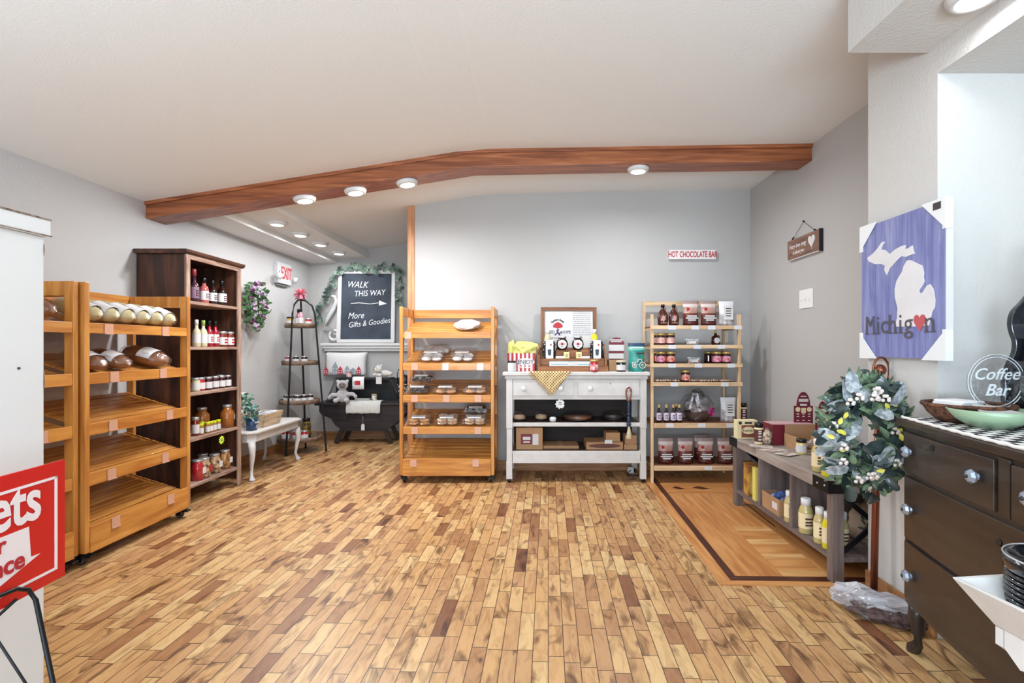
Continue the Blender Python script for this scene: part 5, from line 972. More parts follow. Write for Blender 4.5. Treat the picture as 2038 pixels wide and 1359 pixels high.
hp = [(0, -.055)]+[(.045*math.sin(a)**3*1.05, .012+.0045*(13*math.cos(a)-5*math.cos(2*a)-2*math.cos(3*a)-math.cos(4*a))*.75) for a in [PI-q*2*PI/24 for q in range(1, 24)]]
MB().prism(hp, 'Y', -.038, -.0305).build('heart', LBL, t, (.145, 0, 0), bevel=.001)
text('Every love song', .052, SW, t, (-.075, -.032, .018), shear=.35, sx=.78); text('is about you', .045, SW, t, (-.06, -.032, -.035), shear=.35, sx=.78)
MB().tube([(-.17, -.02, .08), (-.02, -.008, .20), (.17, -.02, .08)], .0018, 5).tube([(-.02, -.016, .205), (-.02, .0, .198)], .006, 6).tube([(-.178, -.02, .083), (-.155, -.02, .102)], .005, 6).tube([(.178, -.02, .083), (.155, -.02, .096)], .005, 6).build('hanging_wire', BMETAL, t)
# ---------------- grey wooden bench shelf by the right wall ----------------
GW = lambda a: wood('grey_brown_wood', (128, 112, 106), (98, 82, 78), a, .6, 1.2, (146, 130, 122))
GT = wood('grey_bench_top', (164, 152, 144), (134, 118, 110), 'Y', .5, 1.3, (178, 166, 158))
t = T('bench_shelf', 'low grey wooden console with cubby shelves along the right wall', 'console', (1.585, 2.654, 0))
MB().box(-.035, 0, .476, .50, 1.346, .54).build('tabletop', GT, t, bevel=.003)
MB().box(0, .012, .105, .48, 1.334, .132).build('lower_shelf', GW('Y'), t, bevel=.002)
for x in (0, .43):
    for y in (.002, 1.288): MB().box(x-.012, y, 0, x+.05, y+.055, .4755).build('leg', GW('Z'), t, bevel=.003)
for y in (.455, .895): MB().box(.0, y, .1325, .47, y+.022, .4755).build('divider', GW('Z'), t, bevel=.001)
MB().box(.472, .06, .1325, .48, 1.285, .4755).build('back_panel', GW('Y'), t)
for y, sx_ in ((-.0025, 0), (1.20, 1)): 
    m = MB().box(-.038, y if sx_ == 0 else y, .474, -.0355, y+.15, .542)
    if not sx_: m.box(-.038, -.0028, .474, .06, -.0004, .542)
    m.build('corner_bracket', BMETAL, t)
for y, z in ((.03, .51), (.10, .505)): MB().ball((-.0385, y, z), .006, n=8).build('rivet', SLV, t)
m = MB(); m.obox((.235, .02, .30), (.50, .012, .025), (0, math.atan2(.34, .40), 0)); m.obox((.235, .034, .30), (.50, .012, .025), (0, -math.atan2(.34, .40), 0)); m.build('cross_brace', BMETAL, t)
m = MB().obox((.235, 1.32, .30), (.50, .012, .025), (0, math.atan2(.34, .40), 0)).obox((.235, 1.306, .30), (.50, .012, .025), (0, -math.atan2(.34, .40), 0)); m.build('cross_brace', BMETAL, t)
BT = .541
t = T('cream_carton', 'cream box with a brown oval logo at the far end of the console', 'carton', (1.635, 3.90, BT)); MB().box(-.078, -.03, 0, .078, .04, .142).build('carton', mat('cream_box', (226, 210, 168), .6), t, bevel=.002)
MB().box(-.045, -.0312, .012, .06, -.0302, .105).build('brown_panel', mat('brown_panel', (130, 70, 50), .6), t); MB().prism([(.008+.05*math.cos(a*PI/12), .065+.028*math.sin(a*PI/12)) for a in range(24)], 'Y', -.0328, -.0314).build('oval_logo', CREAM, t); text('Kathie\'s', .028, INK, t, (.008, -.0332, .064)); MB().prism([(-.055+.013*math.cos(a*PI/6), .122+.013*math.sin(a*PI/6)) for a in range(12)], 'Y', -.0318, -.0302).box(-.02, -.0318, .116, .035, -.0302, .13).build('badge', INK, t)
SPL = mat('spice_brown_label', (92, 40, 34), .5)
def shaker(lb, loc, h, r):
    t = T('seasoning_shaker', lb, 'seasoning shaker', loc, group='seasoning shakers'); k = 'shk%g' % h
    part('body', k, lambda b: b.lathe([(r*.95, 0), (r, .004), (r, h*.78)], n=20), CREAM, t); part('cap', k+'c', lambda b: b.lathe([(r*.98, h*.785), (r*.98, h*.985), (r*.9, h)], n=20), BCAP, t)
    part('brown_label', k+'l', lambda b: b.lathe([(r*1.02, h*.12), (r*1.02, h*.7)], n=20, cap=False), SPL, t).scale = (.999, 1, 1); part('label_print', k+'p', lambda b: [b.box(-r*.5, -r*1.06, h*z, r*.2, -r*.98, h*(z+.07)) for z in (.2, .34, .48, .58)], LBL, t)
shaker('seasoning shaker with a black cap at the far right end of the pine shelf', (1.945, 4.70, .5515), .175, .034)
shaker('seasoning shaker with a black cap on the console beside the cream box', (1.634, 3.67, BT), .155, .030)
t = T('snack_bag', 'small clear bag of popcorn on the console beside the seasoning shaker', 'snack bag', (1.675, 3.63, BT)); 
crumple('wrapper', t, None, (0, 0, 0), (.035, .04, .065), FILM, 31, .3); crumple('popcorn', t, None, (0, 0, .003), (.028, .032, .055), mat('popcorn_fill', (226, 210, 180), .8, col2=(120, 60, 50), vscale=40), 32, .3)
t = T('burgundy_display', 'burgundy carton with a clear window on the console behind the snack bag', 'carton', (1.77, 3.68, BT)); MB().box(-.055, -.05, 0, .055, .12, .145).build('carton', BURG, t, bevel=.002); MB().box(-.05, -.045, .1455, .25, .10, .15).build('lid_flap', mat('pink_lid', (200, 160, 162), .5), t)
t = T('open_carton', 'open cardboard tray of white packets on the console by the burgundy cards', 'carton', (1.93, 3.50, BT))
MB().box(-.14, -.11, 0, .14, .11, .004).box(-.14, -.11, .004, -.136, .11, .09).box(.136, -.11, .004, .14, .11, .15).box(-.136, .106, .004, .136, .11, .15).box(-.06, -.11, .004, .14, -.106, .155).build('carton', CARD, t)
rr = random.Random(2)
for i in range(6):
    o = T('white_packet', 'small white packet lying in the open cardboard tray among others alike', 'packet', (1.83+.03*i, 3.46+.02*(i % 3), BT+.008+.012*i), rz=rr.uniform(-1, 1), group='white packets in the open tray'); part('sleeve', 'wpk', lambda b: b.box(-.04, -.03, 0, .04, .03, .01), MATS['packet_white'], o, bevel=.003)
def bcard(lb, loc, w_, h, rz=0):
    t = T('burgundy_card_stand', lb, 'display card', loc, rz); pr = [(-w_/2, 0), (w_/2, 0), (w_/2, h*.72)]+[(w_*.36*math.cos(a*PI/10), h*.72+h*.28*math.sin(a*PI/10)) for a in range(11)]+[(-w_/2, h*.72)]
    MB().prism(pr, 'Y', -.004, 0).build('card', BURG, t); MB().box(-w_*.42, .001, 0, w_*.42, .06, h*.35).build('support_box', CARD, t)
    m = MB(); 
    for x in (-.3, 0, .3):
        for z in (.3, .36, .42, .5, .55): m.box(x*w_-w_*.07, -.0055, z*h, x*w_+w_*.07, -.0042, z*h+h*.02)
    m.box(-w_*.18, -.0055, .72*h, w_*.18, -.0042, .76*h).box(-w_*.25, -.0055, .8*h, w_*.25, -.0042, .86*h).box(-w_*.15, -.0055, .9*h, w_*.15, -.0042, .92*h).build('card_print', LBL, t)
    m = MB()
    for x in (-.3, .3): m.prism([(x*w_+w_*.13*math.cos(a*PI/8), .65*h+w_*.13*math.sin(a*PI/8)) for a in range(16)], 'Y', -.0055, -.0042)
    m.box(-w_*.12, -.0055, .58*h, w_*.12, -.0042, .68*h).build('round_badges', CREAM, t)
bcard('tall burgundy card with a rounded top and white print, on the console', (1.985, 3.72, BT+.004), .14, .372)
bcard('second burgundy rounded card, half hidden behind the leafy wreath', (1.87, 3.27, BT), .095, .355)
jar('small yellow filled jar with a black lid on the console front edge', (1.765, 3.33, BT), .10, .033, Q('pale_mustard', (222, 196, 120)), BCAP, LBL, None, waist=.9, lidh=.24)
def mustard(lb, loc, liquid, h=.20, r=.038): return bottle(lb, 'bottle', loc, h, r, liquid, WCAP, CREAM, 'mustard bottles on the console', neck=.24, lblh=.42, capr=.62, mark=mat('brown_print', (90, 50, 40), .6), name='mustard_bottle')
mustard('tan mustard bottle on top of the console beside the wreath', (1.61, 2.86, BT), MUST, .185, .033); mustard('yellow mustard bottle on top of the console, nearest its near end', (1.605, 2.75, BT), YEL, .185, .035); mustard('tan mustard bottle on the console standing behind the front two', (1.69, 2.93, BT), MUST, .185, .033)
for i, (x, y, r, s_) in enumerate(((1.635, 3.45, .25, .16), (1.60, 3.56, -.35, .15), (1.655, 3.30, .5, .12))): tag(MB().box(-s_/2, -.05, 0, s_/2, .05, .002).build('paper_sheet', mat('printed_paper', (214, 206, 196), .7, col2=(150, 120, 110), vscale=18), None, (x, y, BT+.0025*i), (0, 0, r)), ('printed leaflet on the console before the burgundy carton', 'printed leaflet on the console, the one nearest the seasoning shaker', 'printed leaflet on the console, the one nearest the yellow jar')[i], 'leaflet')
BS = .1325
GB = mat('brown_gold_carton', (110, 50, 34), .5, col2=(206, 160, 70), vscale=10)
for i, (x, lb) in enumerate(((1.63, 'brown and gold cocoa carton at the far end of the lower console shelf'), (1.71, 'brown patterned carton right of the gold one, far lower console shelf'))): o = T('cocoa_carton', lb, 'carton', (x, 3.80-.03*i, BS)); MB().box(-.036, -.045, 0, .036, .045, .235).build('carton', GB if i == 0 else mat('brown_pattern_carton', (150, 110, 96), .5, col2=(60, 30, 40), vscale=40), o, bevel=.002); MB().box(-.02, -.047, .02, .022, -.0455, .11).build('gold_panel', mat('gold_panel', (224, 180, 100), .5), o)
tag(MB().box(-.012, -.03, 0, .012, .02, .24).build('yellow_packet', mat('yellow_pack', (226, 210, 110), .5), None, (1.605, 3.665, BS)), 'narrow yellow packet standing before the cubby divider', 'packet')
t = T('blue_packet_tray', 'shallow cardboard tray filled with blue wrapped packets on the lower shelf', 'carton', (1.72, 3.42, BS)); MB().box(-.12, -.12, 0, .12, .12, .004).box(-.12, -.12, .004, -.116, .12, .11).box(.116, -.12, .004, .12, .12, .11).box(-.116, .116, .004, .116, .12, .11).box(-.116, -.12, .004, .116, -.116, .11).build('carton', CARD, t); MB().box(-.1215, -.10, .035, -.1203, -.03, .08).build('paper_label', LBL, t)
rr = random.Random(6)
for i in range(8):
    o = T('blue_packet', 'crinkled blue packet in the cardboard tray among others alike', 'packet', (1.66+.04*(i % 4), 3.36+.10*(i//4), BS+.05+.01*(i % 3)), rot=(rr.uniform(-.4, .4), rr.uniform(-.5, .5), rr.uniform(-1, 1)), group='blue packets in the cardboard tray')
    part('foil', 'bpk', lambda b: b.ball((0, 0, .03), .045, (1, .5, .7), 12).box(-.05, -.004, .02, .05, .004, .04), mat('blue_foil', (62, 84, 150), .25, col2=(120, 140, 190), vscale=40, coat=.6), o)
mustard('tan mustard bottle beside the blue packets, far side of the divider', (1.625, 3.21, BS), MUST, .20, .032); mustard('large tan mustard bottle just this side of the divider, lower shelf', (1.628, 3.02, BS), MUST, .21, .041); mustard('tan mustard bottle left of the yellow one on the lower shelf', (1.622, 2.865, BS), MUST, .205, .032); mustard('bright yellow mustard bottle on the lower console shelf', (1.626, 2.785, BS), YEL, .205, .033); mustard('tan mustard bottle half hidden by the console\'s near leg', (1.70, 2.775, BS), MUST, .205, .030)
t = T('filled_sack', 'tan burlap sack with a white tag under the near end of the console', 'sack', (1.92, 2.86, BS)); crumple('sack', t, None, (0, 0, 0), (.11, .11, .12), mat('burlap_sack', (176, 150, 126), .95, var=.3, vscale=12, bump=.5, bscale=120), 41, .25); MB().box(-.03, -.122, .19, .02, -.118, .24).build('paper_label', LBL, t); m = MB(); rr = random.Random(12)
for i in range(50): m.leaf((rr.uniform(-.13, .02), -.13, rr.uniform(.06, .2)), .04, .014, Euler((rr.uniform(-1, 1), rr.uniform(0, 6), 0)))
m.build('pine_sprig', mat('dark_needles', (34, 44, 38), .7), t)
# ---------------- copper stand with the leafy wreath ----------------
COP = mat('copper_metal', (132, 74, 54), .3, .7)
t = T('wreath_stand', 'copper coloured metal pole stand with a ring finial carrying the leafy wreath', 'stand', (1.651, 2.45, 0))
MB().lathe([(1e-6, 0), (.055, 0), (.055, .01), (.02, .02), (.016, .05)], n=24).build('foot', COP, t); MB().tube([(0, 0, .02), (.010, 0, .5), (.03, 0, 1.06)], .016, 12).build('pole', COP, t)
MB().lathe([(.016, 0), (.024, .01), (.016, .025), (.022, .04), (.012, .05)], n=18).ball((0, 0, .077), .028, n=18).build('finial', COP, t, (.03, 0, 1.06)); MB().tube([(.04*math.cos(a*PI/14), 0, .068*math.sin(a*PI/14)) for a in range(28)], .005, 8, closed=True).build('ring', COP, t, (.036, -.0, 1.13)); MB().tube([(.03, 0, 1.0), (.0, -.05, 1.01), (-.03, -.09, 1.03), (-.035, -.10, 1.06)], .005, 8).build('hook', COP, t)
t = T('leafy_wreath', 'large wreath of frosted magnolia leaves, greenery and white berries on the copper stand', 'wreath', (1.525, 2.335, .85), -.35)
rr = random.Random(17); G1, G2, FR_, BR, YB, RG = MB(), MB(), MB(), MB(), MB(), MB()
ex, ez = .118, .19
def rp(dr=.05): a = rr.uniform(0, 2*PI); k = 1+rr.uniform(-dr, dr)*3; return a, Vector((ex*k*math.cos(a), -rr.uniform(0, .07), ez*k*math.sin(a)))
def Ry(a, tilt, roll): return Matrix.Rotation(a, 3, 'Y') @ Matrix.Rotation(PI/2+tilt, 3, 'X') @ Matrix.Rotation(roll, 3, 'Y')
for i in range(460):
    a, p = rp(.14); G1.leaf(p, rr.uniform(.045, .08), rr.uniform(.02, .034), Ry(rr.uniform(0, 6.3), rr.uniform(-.7, .7), rr.uniform(-1, 1)))
for i in range(150):
    a, p = rp(.13); G2.leaf(p, rr.uniform(.055, .085), rr.uniform(.038, .058), Ry(rr.uniform(0, 6.3), rr.uniform(-.6, .6), rr.uniform(-.8, .8)), k=0)
for i in range(60):
    a = rr.uniform(.2, 1.9); k = rr.uniform(1.0, 1.35); G1.leaf((ex*k*math.cos(a), -rr.uniform(0, .05), ez*k*math.sin(a)), .06, .018, Ry(PI/2-a+rr.uniform(-.6, .6), 0, rr.uniform(-.5, .5)))
for i in range(22):
    a, p = rp(.06); p.y -= .04; FR_.leaf(p, rr.uniform(.075, .11), rr.uniform(.045, .065), Ry(rr.uniform(0, 6.3), rr.uniform(-.5, .4), rr.uniform(-.6, .6)), k=0, fold=.12)
for i in range(16):
    a, p = rp(.05); p.y -= .06
    BR = MB()
    for k in range(5): BR.ball(p+Vector((math.cos(k*1.9)*.013, rr.uniform(-.006, .006), math.sin(k*1.9)*.012)), .0085, n=10)
    BR.build('berry_cluster', mat('berry_white', (232, 220, 214), .4), t)
for i in range(14):
    a, p = rp(.06); p.y -= .05; MB().leaf(p, .035, .02, Ry(rr.uniform(0, 6.3), 0, 0)).build('yellow_bud', mat('yellow_bud', (224, 214, 90), .5), t)
RG.tube([(ex*math.cos(q*PI/14), 0, ez*math.sin(q*PI/14)) for q in range(28)], .018, 8, closed=True)
G1.build('green_sprigs', mat('sprig_green', (118, 140, 108), .6, col2=(30, 46, 38), vscale=18), t); G2.build('dark_leaves', mat('dark_magnolia', (34, 46, 46), .3, col2=(70, 84, 84), vscale=16, coat=.3), t)
FRM = mat('frosted_leaf', (190, 195, 199), .5, col2=(124, 131, 136), vscale=45); FR_.build('frosted_leaves', FRM, t); RG.build('twig_ring', MATS['twig'], t)
t = crumple('plastic_bag', 'crumpled clear plastic bag of brown pieces on the floor at the pole', 'bag', (1.60, 2.31, 0), (.165, .075, .055), FILM, 51, .45, rot=(0, 0, -.5))
crumple('bag_contents', t, None, (.03, -.02, .002), (.15, .07, .035), mat('brown_pieces', (96, 74, 72), .8, col2=(60, 40, 40), vscale=50, bump=.6), 52, .3)
crumple('bag_folds', t, None, (-.10, .05, .004), (.10, .05, .055), mat('milky_plastic', (214, 212, 218), .2, alpha=.6, bump=.6, bscale=30), 53, .5, 3); crumple('bag_folds', t, None, (.03, .0, .035), (.13, .06, .035), MATS['milky_plastic'], 54, .45, 3)
# ---------------- Michigan board ----------------
t = T('state_board', 'purple blue plank board with a white state outline and the word Michigan', 'wall art', (1.72, 2.335, 1.20), -PI/2)
PB = wood('purple_blue_planks', (134, 138, 184), (104, 108, 162), 'Z', .7, 1.6, (178, 176, 202)); HB = .265; HZ = .66
for i in range(5): MB().box(-HB+.106*i+.001, -.03, 0, -HB+.106*(i+1)-.001, -.006, HZ).build('plank', PB, t)
MB().box(-HB+.002, -.0055, .004, HB-.002, 0, HZ-.004).build('backing', LBL, t); MB().box(HB, -.029, 0, HB+.004, 0, HZ).build('white_edge', LBL, t)
def mp(cx_, cy_): return (-HB+2*HB*(cx_-890)/(1500-890), 0, 0)
def mi(cx_, cy_):       # pixel of the zoomed crop -> board plane
    px = 1480+cx_/3.776; py = 380+cy_/3.776; Y = 1.69/((px-VX)/F); return (2.335-Y, CAMZ-(py-VY)*Y/F-1.20)
UP = [(930, 505), (975, 470), (1010, 430), (1040, 385), (1068, 380), (1045, 410), (1035, 440), (1070, 445), (1100, 475), (1140, 440), (1185, 415), (1222, 405), (1215, 435), (1240, 430), (1272, 408), (1280, 450), (1292, 470), (1265, 478), (1225, 495), (1190, 490), (1160, 515), (1125, 555), (1100, 580), (1078, 632), (1060, 595), (1065, 560), (1035, 548), (990, 550), (945, 530)]
LP_ = [(1232, 520), (1262, 520), (1310, 545), (1345, 560), (1358, 610), (1355, 650), (1362, 680), (1340, 720), (1322, 745), (1325, 770), (1350, 760), (1380, 710), (1405, 700), (1428, 735), (1442, 815), (1440, 870), (1420, 905), (1410, 950), (1395, 1010), (1300, 1018), (1138, 1020), (1155, 960), (1160, 880), (1140, 800), (1138, 740), (1150, 680), (1175, 635), (1195, 605), (1205, 565)]
MB().prism([mi(*p) for p in UP][::-1], 'Y', -.0325, -.0302).build('upper_outline', mat('outline_white', (222, 218, 220), .8, var=.08, vscale=6), t); MB().prism([mi(*p) for p in LP_][::-1], 'Y', -.0325, -.0302).build('lower_outline', MATS['outline_white'], t)
IK = mat('grey_ink', (84, 78, 84), .8)
xs_ = ((955, 'M', .092), (1012, 'i', .092), (1062, 'c', .092), (1122, 'h', .092), (1183, 'i', .092), (1243, 'g', .092), (1402, 'n', .092))
for cx_, ch, s_ in xs_:
    x, z = mi(cx_, 935); text(ch, .128, IK, t, (x, -.0335, .116), sx=.75 if ch == 'M' else 1.0, ext=.0006, base=True)
    if ch in 'Mihn':
        for dx in {'M': (-.024, .024), 'i': (0,), 'h': (-.016, .018), 'n': (-.016, .018)}[ch]: MB().box(x+dx-.013, -.0335, .112, x+dx+.013, -.0325, .118).build('serif', IK, t)
x, z = mi(1325, 935); MB().prism([(p[0]*.75, p[1]*.80) for p in hp], 'Y', -.0335, -.0326).build('red_heart', mat('faded_red', (186, 84, 90), .8), t, (x+.002, 0, .15))
CP = mat('corner_card', (230, 230, 230), .5)
for sx_, sz, sc_ in ((-1, 0, 1), (1, 0, 1), (-1, 1, 1), (1, 1, 1)):
    x0_ = sx_*(HB+.008); z0_ = -.008 if sz == 0 else HZ+.008; dz = 1 if sz == 0 else -1
    m = MB().prism([(x0_, z0_), (x0_-sx_*.13, z0_), (x0_, z0_+dz*.13)], 'Y', -.036, -.0335).prism([(x0_, z0_), (x0_-sx_*.02, z0_), (x0_-sx_*.02, z0_+dz*.13), (x0_, z0_+dz*.13)], 'Y', -.0333, -.004); m.build('corner_protector', CP, t)
MB().box(.21, -.038, .625, .25, -.0362, .655).build('corner_print', INK, t)
# ---------------- dark dresser in the alcove ----------------
t = T('dresser', 'dark brown antique dresser with glass knobs in the right hand alcove', 'dresser', (1.53, 2.08, 0), -PI/2-.1665)
DB = lambda a: wood('espresso_wood', (58, 46, 38), (42, 33, 28), a, .35, .8, (66, 52, 44), .2)
def bow(x): return -.022*math.sin(PI*x/1.16)   # gentle bow front (local -y faces the room)
def bowbox(b, x0_, x1_, z0_, z1_, y0_, d, n=12):
    vs_ = []
    for i in range(n+1):
        x = x0_+(x1_-x0_)*i/n; f = y0_+bow(x)
        vs_ += [(x, f, z0_), (x, f, z1_), (x, d if d else f+.018, z1_), (x, d if d else f+.018, z0_)]
    b.add(vs_, [(i*4+k, i*4+(k+1) % 4, (i+1)*4+(k+1) % 4, (i+1)*4+k) for i in range(n) for k in range(4)]+[(0, 1, 2, 3), (n*4+3, n*4+2, n*4+1, n*4)]); return b
bowbox(MB(), -.015, 1.175, .925, .957, -.028, .47).build('top', DB('X'), t, bevel=.006)
bowbox(MB(), 0, 1.16, .20, .924, .0, .46).build('body', DB('X'), t, bevel=.002)
for x0_, x1_, z0_, z1_, kn in ((.02, .555, .745, .905, ((.075, .83), (.485, .835))), (.625, 1.14, .745, .905, ((.71, .83), (1.08, .83))), (.025, 1.135, .475, .725, ((.08, .60), (1.08, .60))), (.025, 1.135, .23, .46, ((.08, .335), (1.08, .335)))):
    d = bowbox(MB(), x0_, x1_, z0_, z1_, -.014, None).build('drawer', DB('X'), t, bevel=.003)
    for x, z in kn:
        k = part('knob', 'gkn', lambda b: b.lathe([(.012, 0), (.010, .006), (.02, .010), (.024, .018), (.018, .027), (.008, .030), (1e-6, .030)], n=8, rot=(PI/2, 0, 0), smooth=False), mat('faceted_glass', (150, 160, 176), .15, .3, coat=.5), d, (x, bow(x)-.0145, z)); part('knob_screw', 'gks', lambda b: b.ball((0, -.031, 0), .006, n=8), BLACK, k)
for x, z in ((.235, .878), (.58, .66)): MB().lathe([(1e-6, 0), (.012, 0), (.011, -.002)], n=16, rot=(-PI/2, 0, 0)).build('keyhole_plate', BLACK, t, (x, bow(x)-.0155, z))
MB().box(.565, -.03, .74, .612, -.021, .915).build('centre_post', DB('Z'), t, bevel=.002)
for x in (.03, 1.13):
    for y in (.03, .43): MB().tube([(0, 0, .20), (-.004, 0, .15), (.012, 0, .09), (.004, 0, .04), (-.014, -.006, .015), (-.02, -.008, .0)], [.032, .03, .022, .02, .026, .022], 10).build('foot', DB('Z'), t, (x, y, 0))
def DP(s_, d_, z): a = -PI/2-.1665; return (1.53+s_*math.cos(a)-d_*math.sin(a), 2.08+s_*math.sin(a)+d_*math.cos(a), z)
t = T('table_runner', 'black and white checked woven runner with a scalloped edge on the dresser', 'runner', DP(0, 0, .9575), -PI/2-.1665)
CKM = mat('checked_runner', (228, 226, 224), .9); _n = CKM.node_tree; _c = _n.nodes.new('ShaderNodeTexChecker'); _c.inputs['Scale'].default_value = 26; _c.inputs[1].default_value = s2l((232, 228, 226)); _c.inputs[2].default_value = s2l((36, 34, 36)); _n.links.new(_n.nodes['Texture Coordinate'].outputs['Object'], _c.inputs['Vector']); _n.links.new(_c.outputs[0], _n.nodes['Principled BSDF'].inputs['Base Color'])
ed = [(.02+.0275*i, -.018+bow(.02+.0275*i)-.007*(i % 2)) for i in range(40)]
MB().prism(ed+[(1.08, .30), (.02, .30)], 'Z', 0, .004).build('weave', CKM, t); MB().tube([(x, y, .006) for x, y in ed]+[], .006, 6).build('scalloped_edge', mat('edge_white', (230, 228, 226), .8), t)
WK = mat('brown_wicker', (120, 74, 48), .7, col2=(60, 34, 24), vscale=60, bump=.8, bscale=90)
bx_, by_, _ = DP(.115, .16, 0)
t = T('wicker_basket', 'round brown wicker basket holding paper napkins at the back of the dresser', 'basket', (bx_, by_, .963)); MB().lathe([(1e-6, 0), (.095, 0), (.125, .03), (.142, .062), (.136, .064), (.118, .032), (.09, .008), (1e-6, .008)], n=32).tube([(.14*math.cos(a*PI/20), .14*math.sin(a*PI/20), .064) for a in range(40)], .008, 6, closed=True).build('weave', WK, t)
for i in range(6): tag(MB().box(-.055, -.055, 0, .055, .055, .008).build('paper_napkin', mat('napkin_white', (238, 238, 240), .8), None, (bx_-.045+.004*i, by_+.01, .993+.0085*i), (0, 0, .12+.03*i), bevel=.002), 'folded white napkin in the left stack of the wicker basket, among others alike', 'napkin', 'napkins in the wicker basket')
tag(MB().box(-.04, -.03, 0, .04, .03, .006).box(-.035, -.028, .0065, .038, .03, .012).build('sugar_packet', MATS['packet_white'], None, (bx_+.065, by_-.01, .998), (.1, 0, -.3)), 'white paper packets lying at the right side of the wicker basket', 'packet')
gx, gy = 1.632, 1.80
t = T('green_bowl', 'sage green ceramic bowl with paper in it on the dresser runner', 'bowl', (gx, gy, .963)); MB().lathe([(1e-6, 0), (.06, 0), (.10, .025), (.128, .062), (.123, .064), (.095, .03), (.055, .008), (1e-6, .008)], n=40).build('bowl', mat('sage_ceramic', (150, 174, 142), .35, coat=.3), t)
tag(MB().add([(-.07, -.04, .0), (.07, -.05, .005), (.05, .06, .02), (-.02, .07, .025)], [(0, 1, 2, 3)]).add([(-.07, -.04, -.002), (.07, -.05, .003), (.05, .06, .018), (-.02, .07, .023)], [(0, 1, 2, 3)]).build('paper_slip', LBL, None, (gx+.01, gy, 1.012)), 'white paper slip lying in the sage green bowl', 'paper')
t = T('coffee_bar_sign', 'clear round acrylic sign reading Coffee Bar standing on the dresser', 'sign', (1.742, 1.90, .963), -.05); R = .105
MB().lathe([(R, -.002), (R, .002)], n=48, rot=(PI/2, 0, 0)).build('acrylic_disc', FILM, t, (0, 0, .155))
for r in (R-.002, R-.012): MB().tube([(r*math.cos(a*PI/32), -.003, .155+r*math.sin(a*PI/32)) for a in range(64)], .0016, 5, closed=True).build('white_ring', mat('frosted_print', (232, 236, 238), .5, alpha=.6), t)
FW_ = mat('frosted_print', (232, 236, 238), .5, alpha=.6)
text('Coffee', .062, FW_, t, (-.002, -.0035, .182), shear=.35, bold=.0003); text('Bar', .062, FW_, t, (.0, -.0035, .122), shear=.35, bold=.0008); MB().box(-.04, -.02, 0, .04, .02, .006).box(-.035, -.006, .006, .035, .006, .058).build('stand', mat('clear_base', (200, 205, 210), .1, alpha=.4), t)
t = T('black_hutch', 'black painted hutch with wavy side panels standing on the dresser', 'hutch', DP(.055, .0, .958), -PI/2-.1665)
GB_ = mat('glossy_black', (22, 24, 30), .2, coat=.5)
wv = [(.31, 0), (.31, .155), (.318, .20), (.33, .235), (.345, .27), (.348, .31), (.338, .345), (.332, .385), (.342, .43), (.375, .47), (.40, .51), (.412, .56), (.42, .62), (.435, .69)]
def cr_(a, b_, c, d, f): return .5*(2*b_+(c-a)*f+(2*a-5*b_+4*c-d)*f*f+(3*b_-a-3*c+d)*f**3)
w_ = [wv[1]]+wv[1:]+[wv[-1]]; wv = [wv[0]]+[(cr_(w_[i-1][0], w_[i][0], w_[i+1][0], w_[i+2][0], k/4), cr_(w_[i-1][1], w_[i][1], w_[i+1][1], w_[i+2][1], k/4)) for i in range(1, len(w_)-2) for k in range(4)]+[w_[-1]]
for x in (0, .62): MB().prism([(.455, 0)]+[(y, z) for y, z in wv]+[(.455, .69)], 'X', x, x+.025).build('side_panel', GB_, t, bevel=.003)
for z in (.0, .22, .38, .56): MB().box(.026, .335+max(0, z-.2)*.16, z, .619, .452, z+.018).build('shelf', GB_, t)
MB().box(.026, .4525, 0, .619, .459, .68).build('back_panel', GB_, t); MB().box(.03, .325, .02, .615, .333, .20).build('drawer_front', GB_, t, bevel=.003)
p_ = DP(.14, .385, .958+.2385); t = T('paper_cup', 'white paper cup with a faint print standing in the black hutch', 'cup', p_); MB().lathe([(.024, 0), (.034, .085), (.032, .085), (.023, .004), (1e-6, .004)], n=24).build('cup', LBL, t); MB().box(-.012, -.0325, .03, .012, -.029, .045).build('cup_print', INK, t)
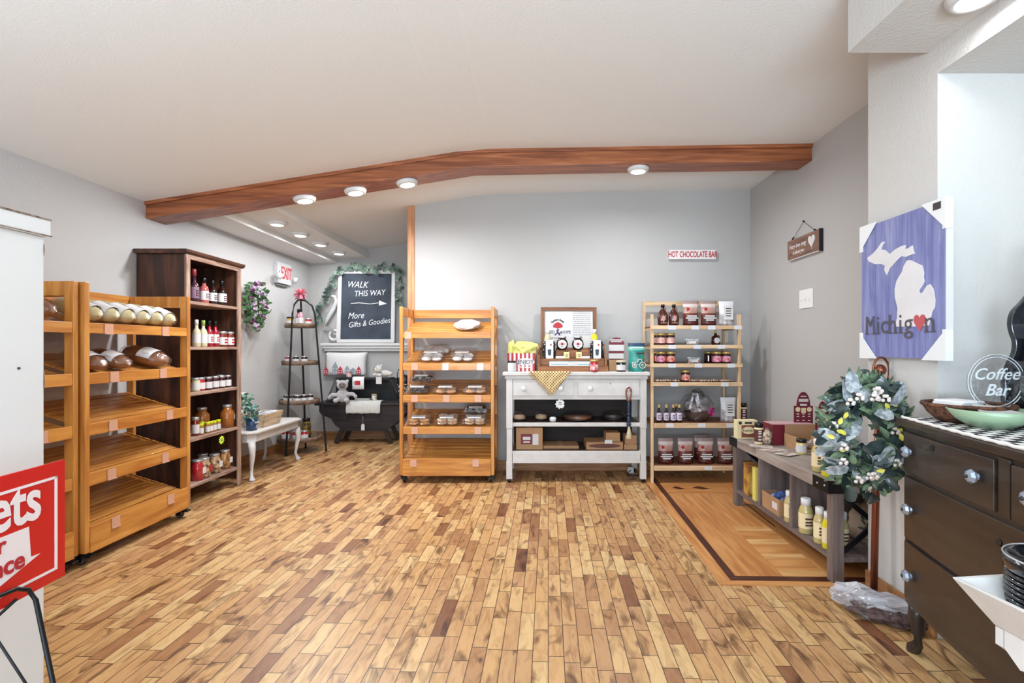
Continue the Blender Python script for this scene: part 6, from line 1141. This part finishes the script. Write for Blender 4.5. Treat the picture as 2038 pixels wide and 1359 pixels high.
# ---------------- white tray table in front ----------------
t = T('tray_table', 'white distressed tray table with a turned leg at the bottom right corner', 'table', (.91, 1.10, 0), .12); W4, D4 = .52, .46; i_ = .05
m = MB(); o_ = [(0, -D4), (W4, -D4), (W4, 0), (0, 0)]; nn = [(i_, -D4+i_), (W4-i_, -D4+i_), (W4-i_, -i_), (i_, -i_)]
tr = .012; oi = [(tr, -D4+tr), (W4-tr, -D4+tr), (W4-tr, -tr), (tr, -tr)]; ni = [(i_+tr, -D4+i_+tr), (W4-i_-tr, -D4+i_+tr), (W4-i_-tr, -i_-tr), (i_+tr, -i_-tr)]
vs_ = [(x, y, .665) for x, y in nn]+[(x, y, .747) for x, y in o_]+[(x, y, .747) for x, y in oi]+[(x, y, .677) for x, y in ni]
m.add(vs_, [(i+4*k, (i+1) % 4+4*k, (i+1) % 4+4*k+4, i+4*k+4) for k in range(3) for i in range(4)]+[(0, 3, 2, 1), (12, 13, 14, 15)]); m.build('tray', WORN, t, bevel=.003)
MB().box(i_+tr+.001, -D4+i_+tr+.001, .6775, W4-i_-tr-.001, -i_-tr-.001, .679).build('tray_liner', mat('dark_tray_liner', (70, 72, 84), .4), t)
m = MB(); ap = [(0, .6645), (0, .628), (.04, .60), (.08, .612), (.16, .632), (.26, .636), (.34, .612), (.38, .60), (.42, .628), (.42, .6645)]
m.prism([(x+i_, z) for x, z in ap], 'Y', -i_-.016, -i_-.002).prism([(x+i_, z) for x, z in ap], 'Y', -D4+i_+.002, -D4+i_+.016)
for x in (i_+.002, W4-i_-.016): m.prism([(-D4+i_+.018+z[0]*(D4-2*i_-.036)/.42, z[1]) for z in ap], 'X', x, x+.014)
m.build('apron', WORN, t)
def tl(b): b.lathe([(.02, 0), (.026, .02), (.018, .05), (.024, .12), (.03, .3), (.028, .42), (.034, .44), (.026, .46), (.036, .485), (.036, .50), (.027, .52), (.036, .545), (.027, .57), (.034, .585), (.034, .66)], n=20)
for x in (i_+.055, W4-i_-.055):
    for y in (-i_-.055, -D4+i_+.055): part('leg', 'ttl', tl, WORN, t, (x, y, 0))
def gloss(i): return mat('black_gloss_tray', (20, 22, 28), .12, coat=.6)
px_, py_ = 1.085, 1.03
for i in range(9):
    o = tag(part('black_plate', 'bpl', lambda b: b.lathe([(1e-6, 0), (.085, 0), (.092, .004), (.092, .009), (.086, .0102), (1e-6, .004)], n=40), gloss(0), None, (px_, py_, .6795+i*.0108)), 'glossy black round lid in the stack on the white tray table, among others alike', 'lid', 'stack of black lids'); 
o = T('lid_stack_top', 'black cup lid with a raised rim on top of the black stack', 'lid', (px_, py_, .6795+9*.0108)); MB().lathe([(.086, 0), (.094, .005), (.094, .03), (.086, .034), (.07, .02), (1e-6, .018)], n=40).build('lid', gloss(0), o); MB().tube([(.0935*math.cos(a*PI/24), .0935*math.sin(a*PI/24), .033) for a in range(48)], .002, 5, closed=True).build('silver_rim', SLV, o)
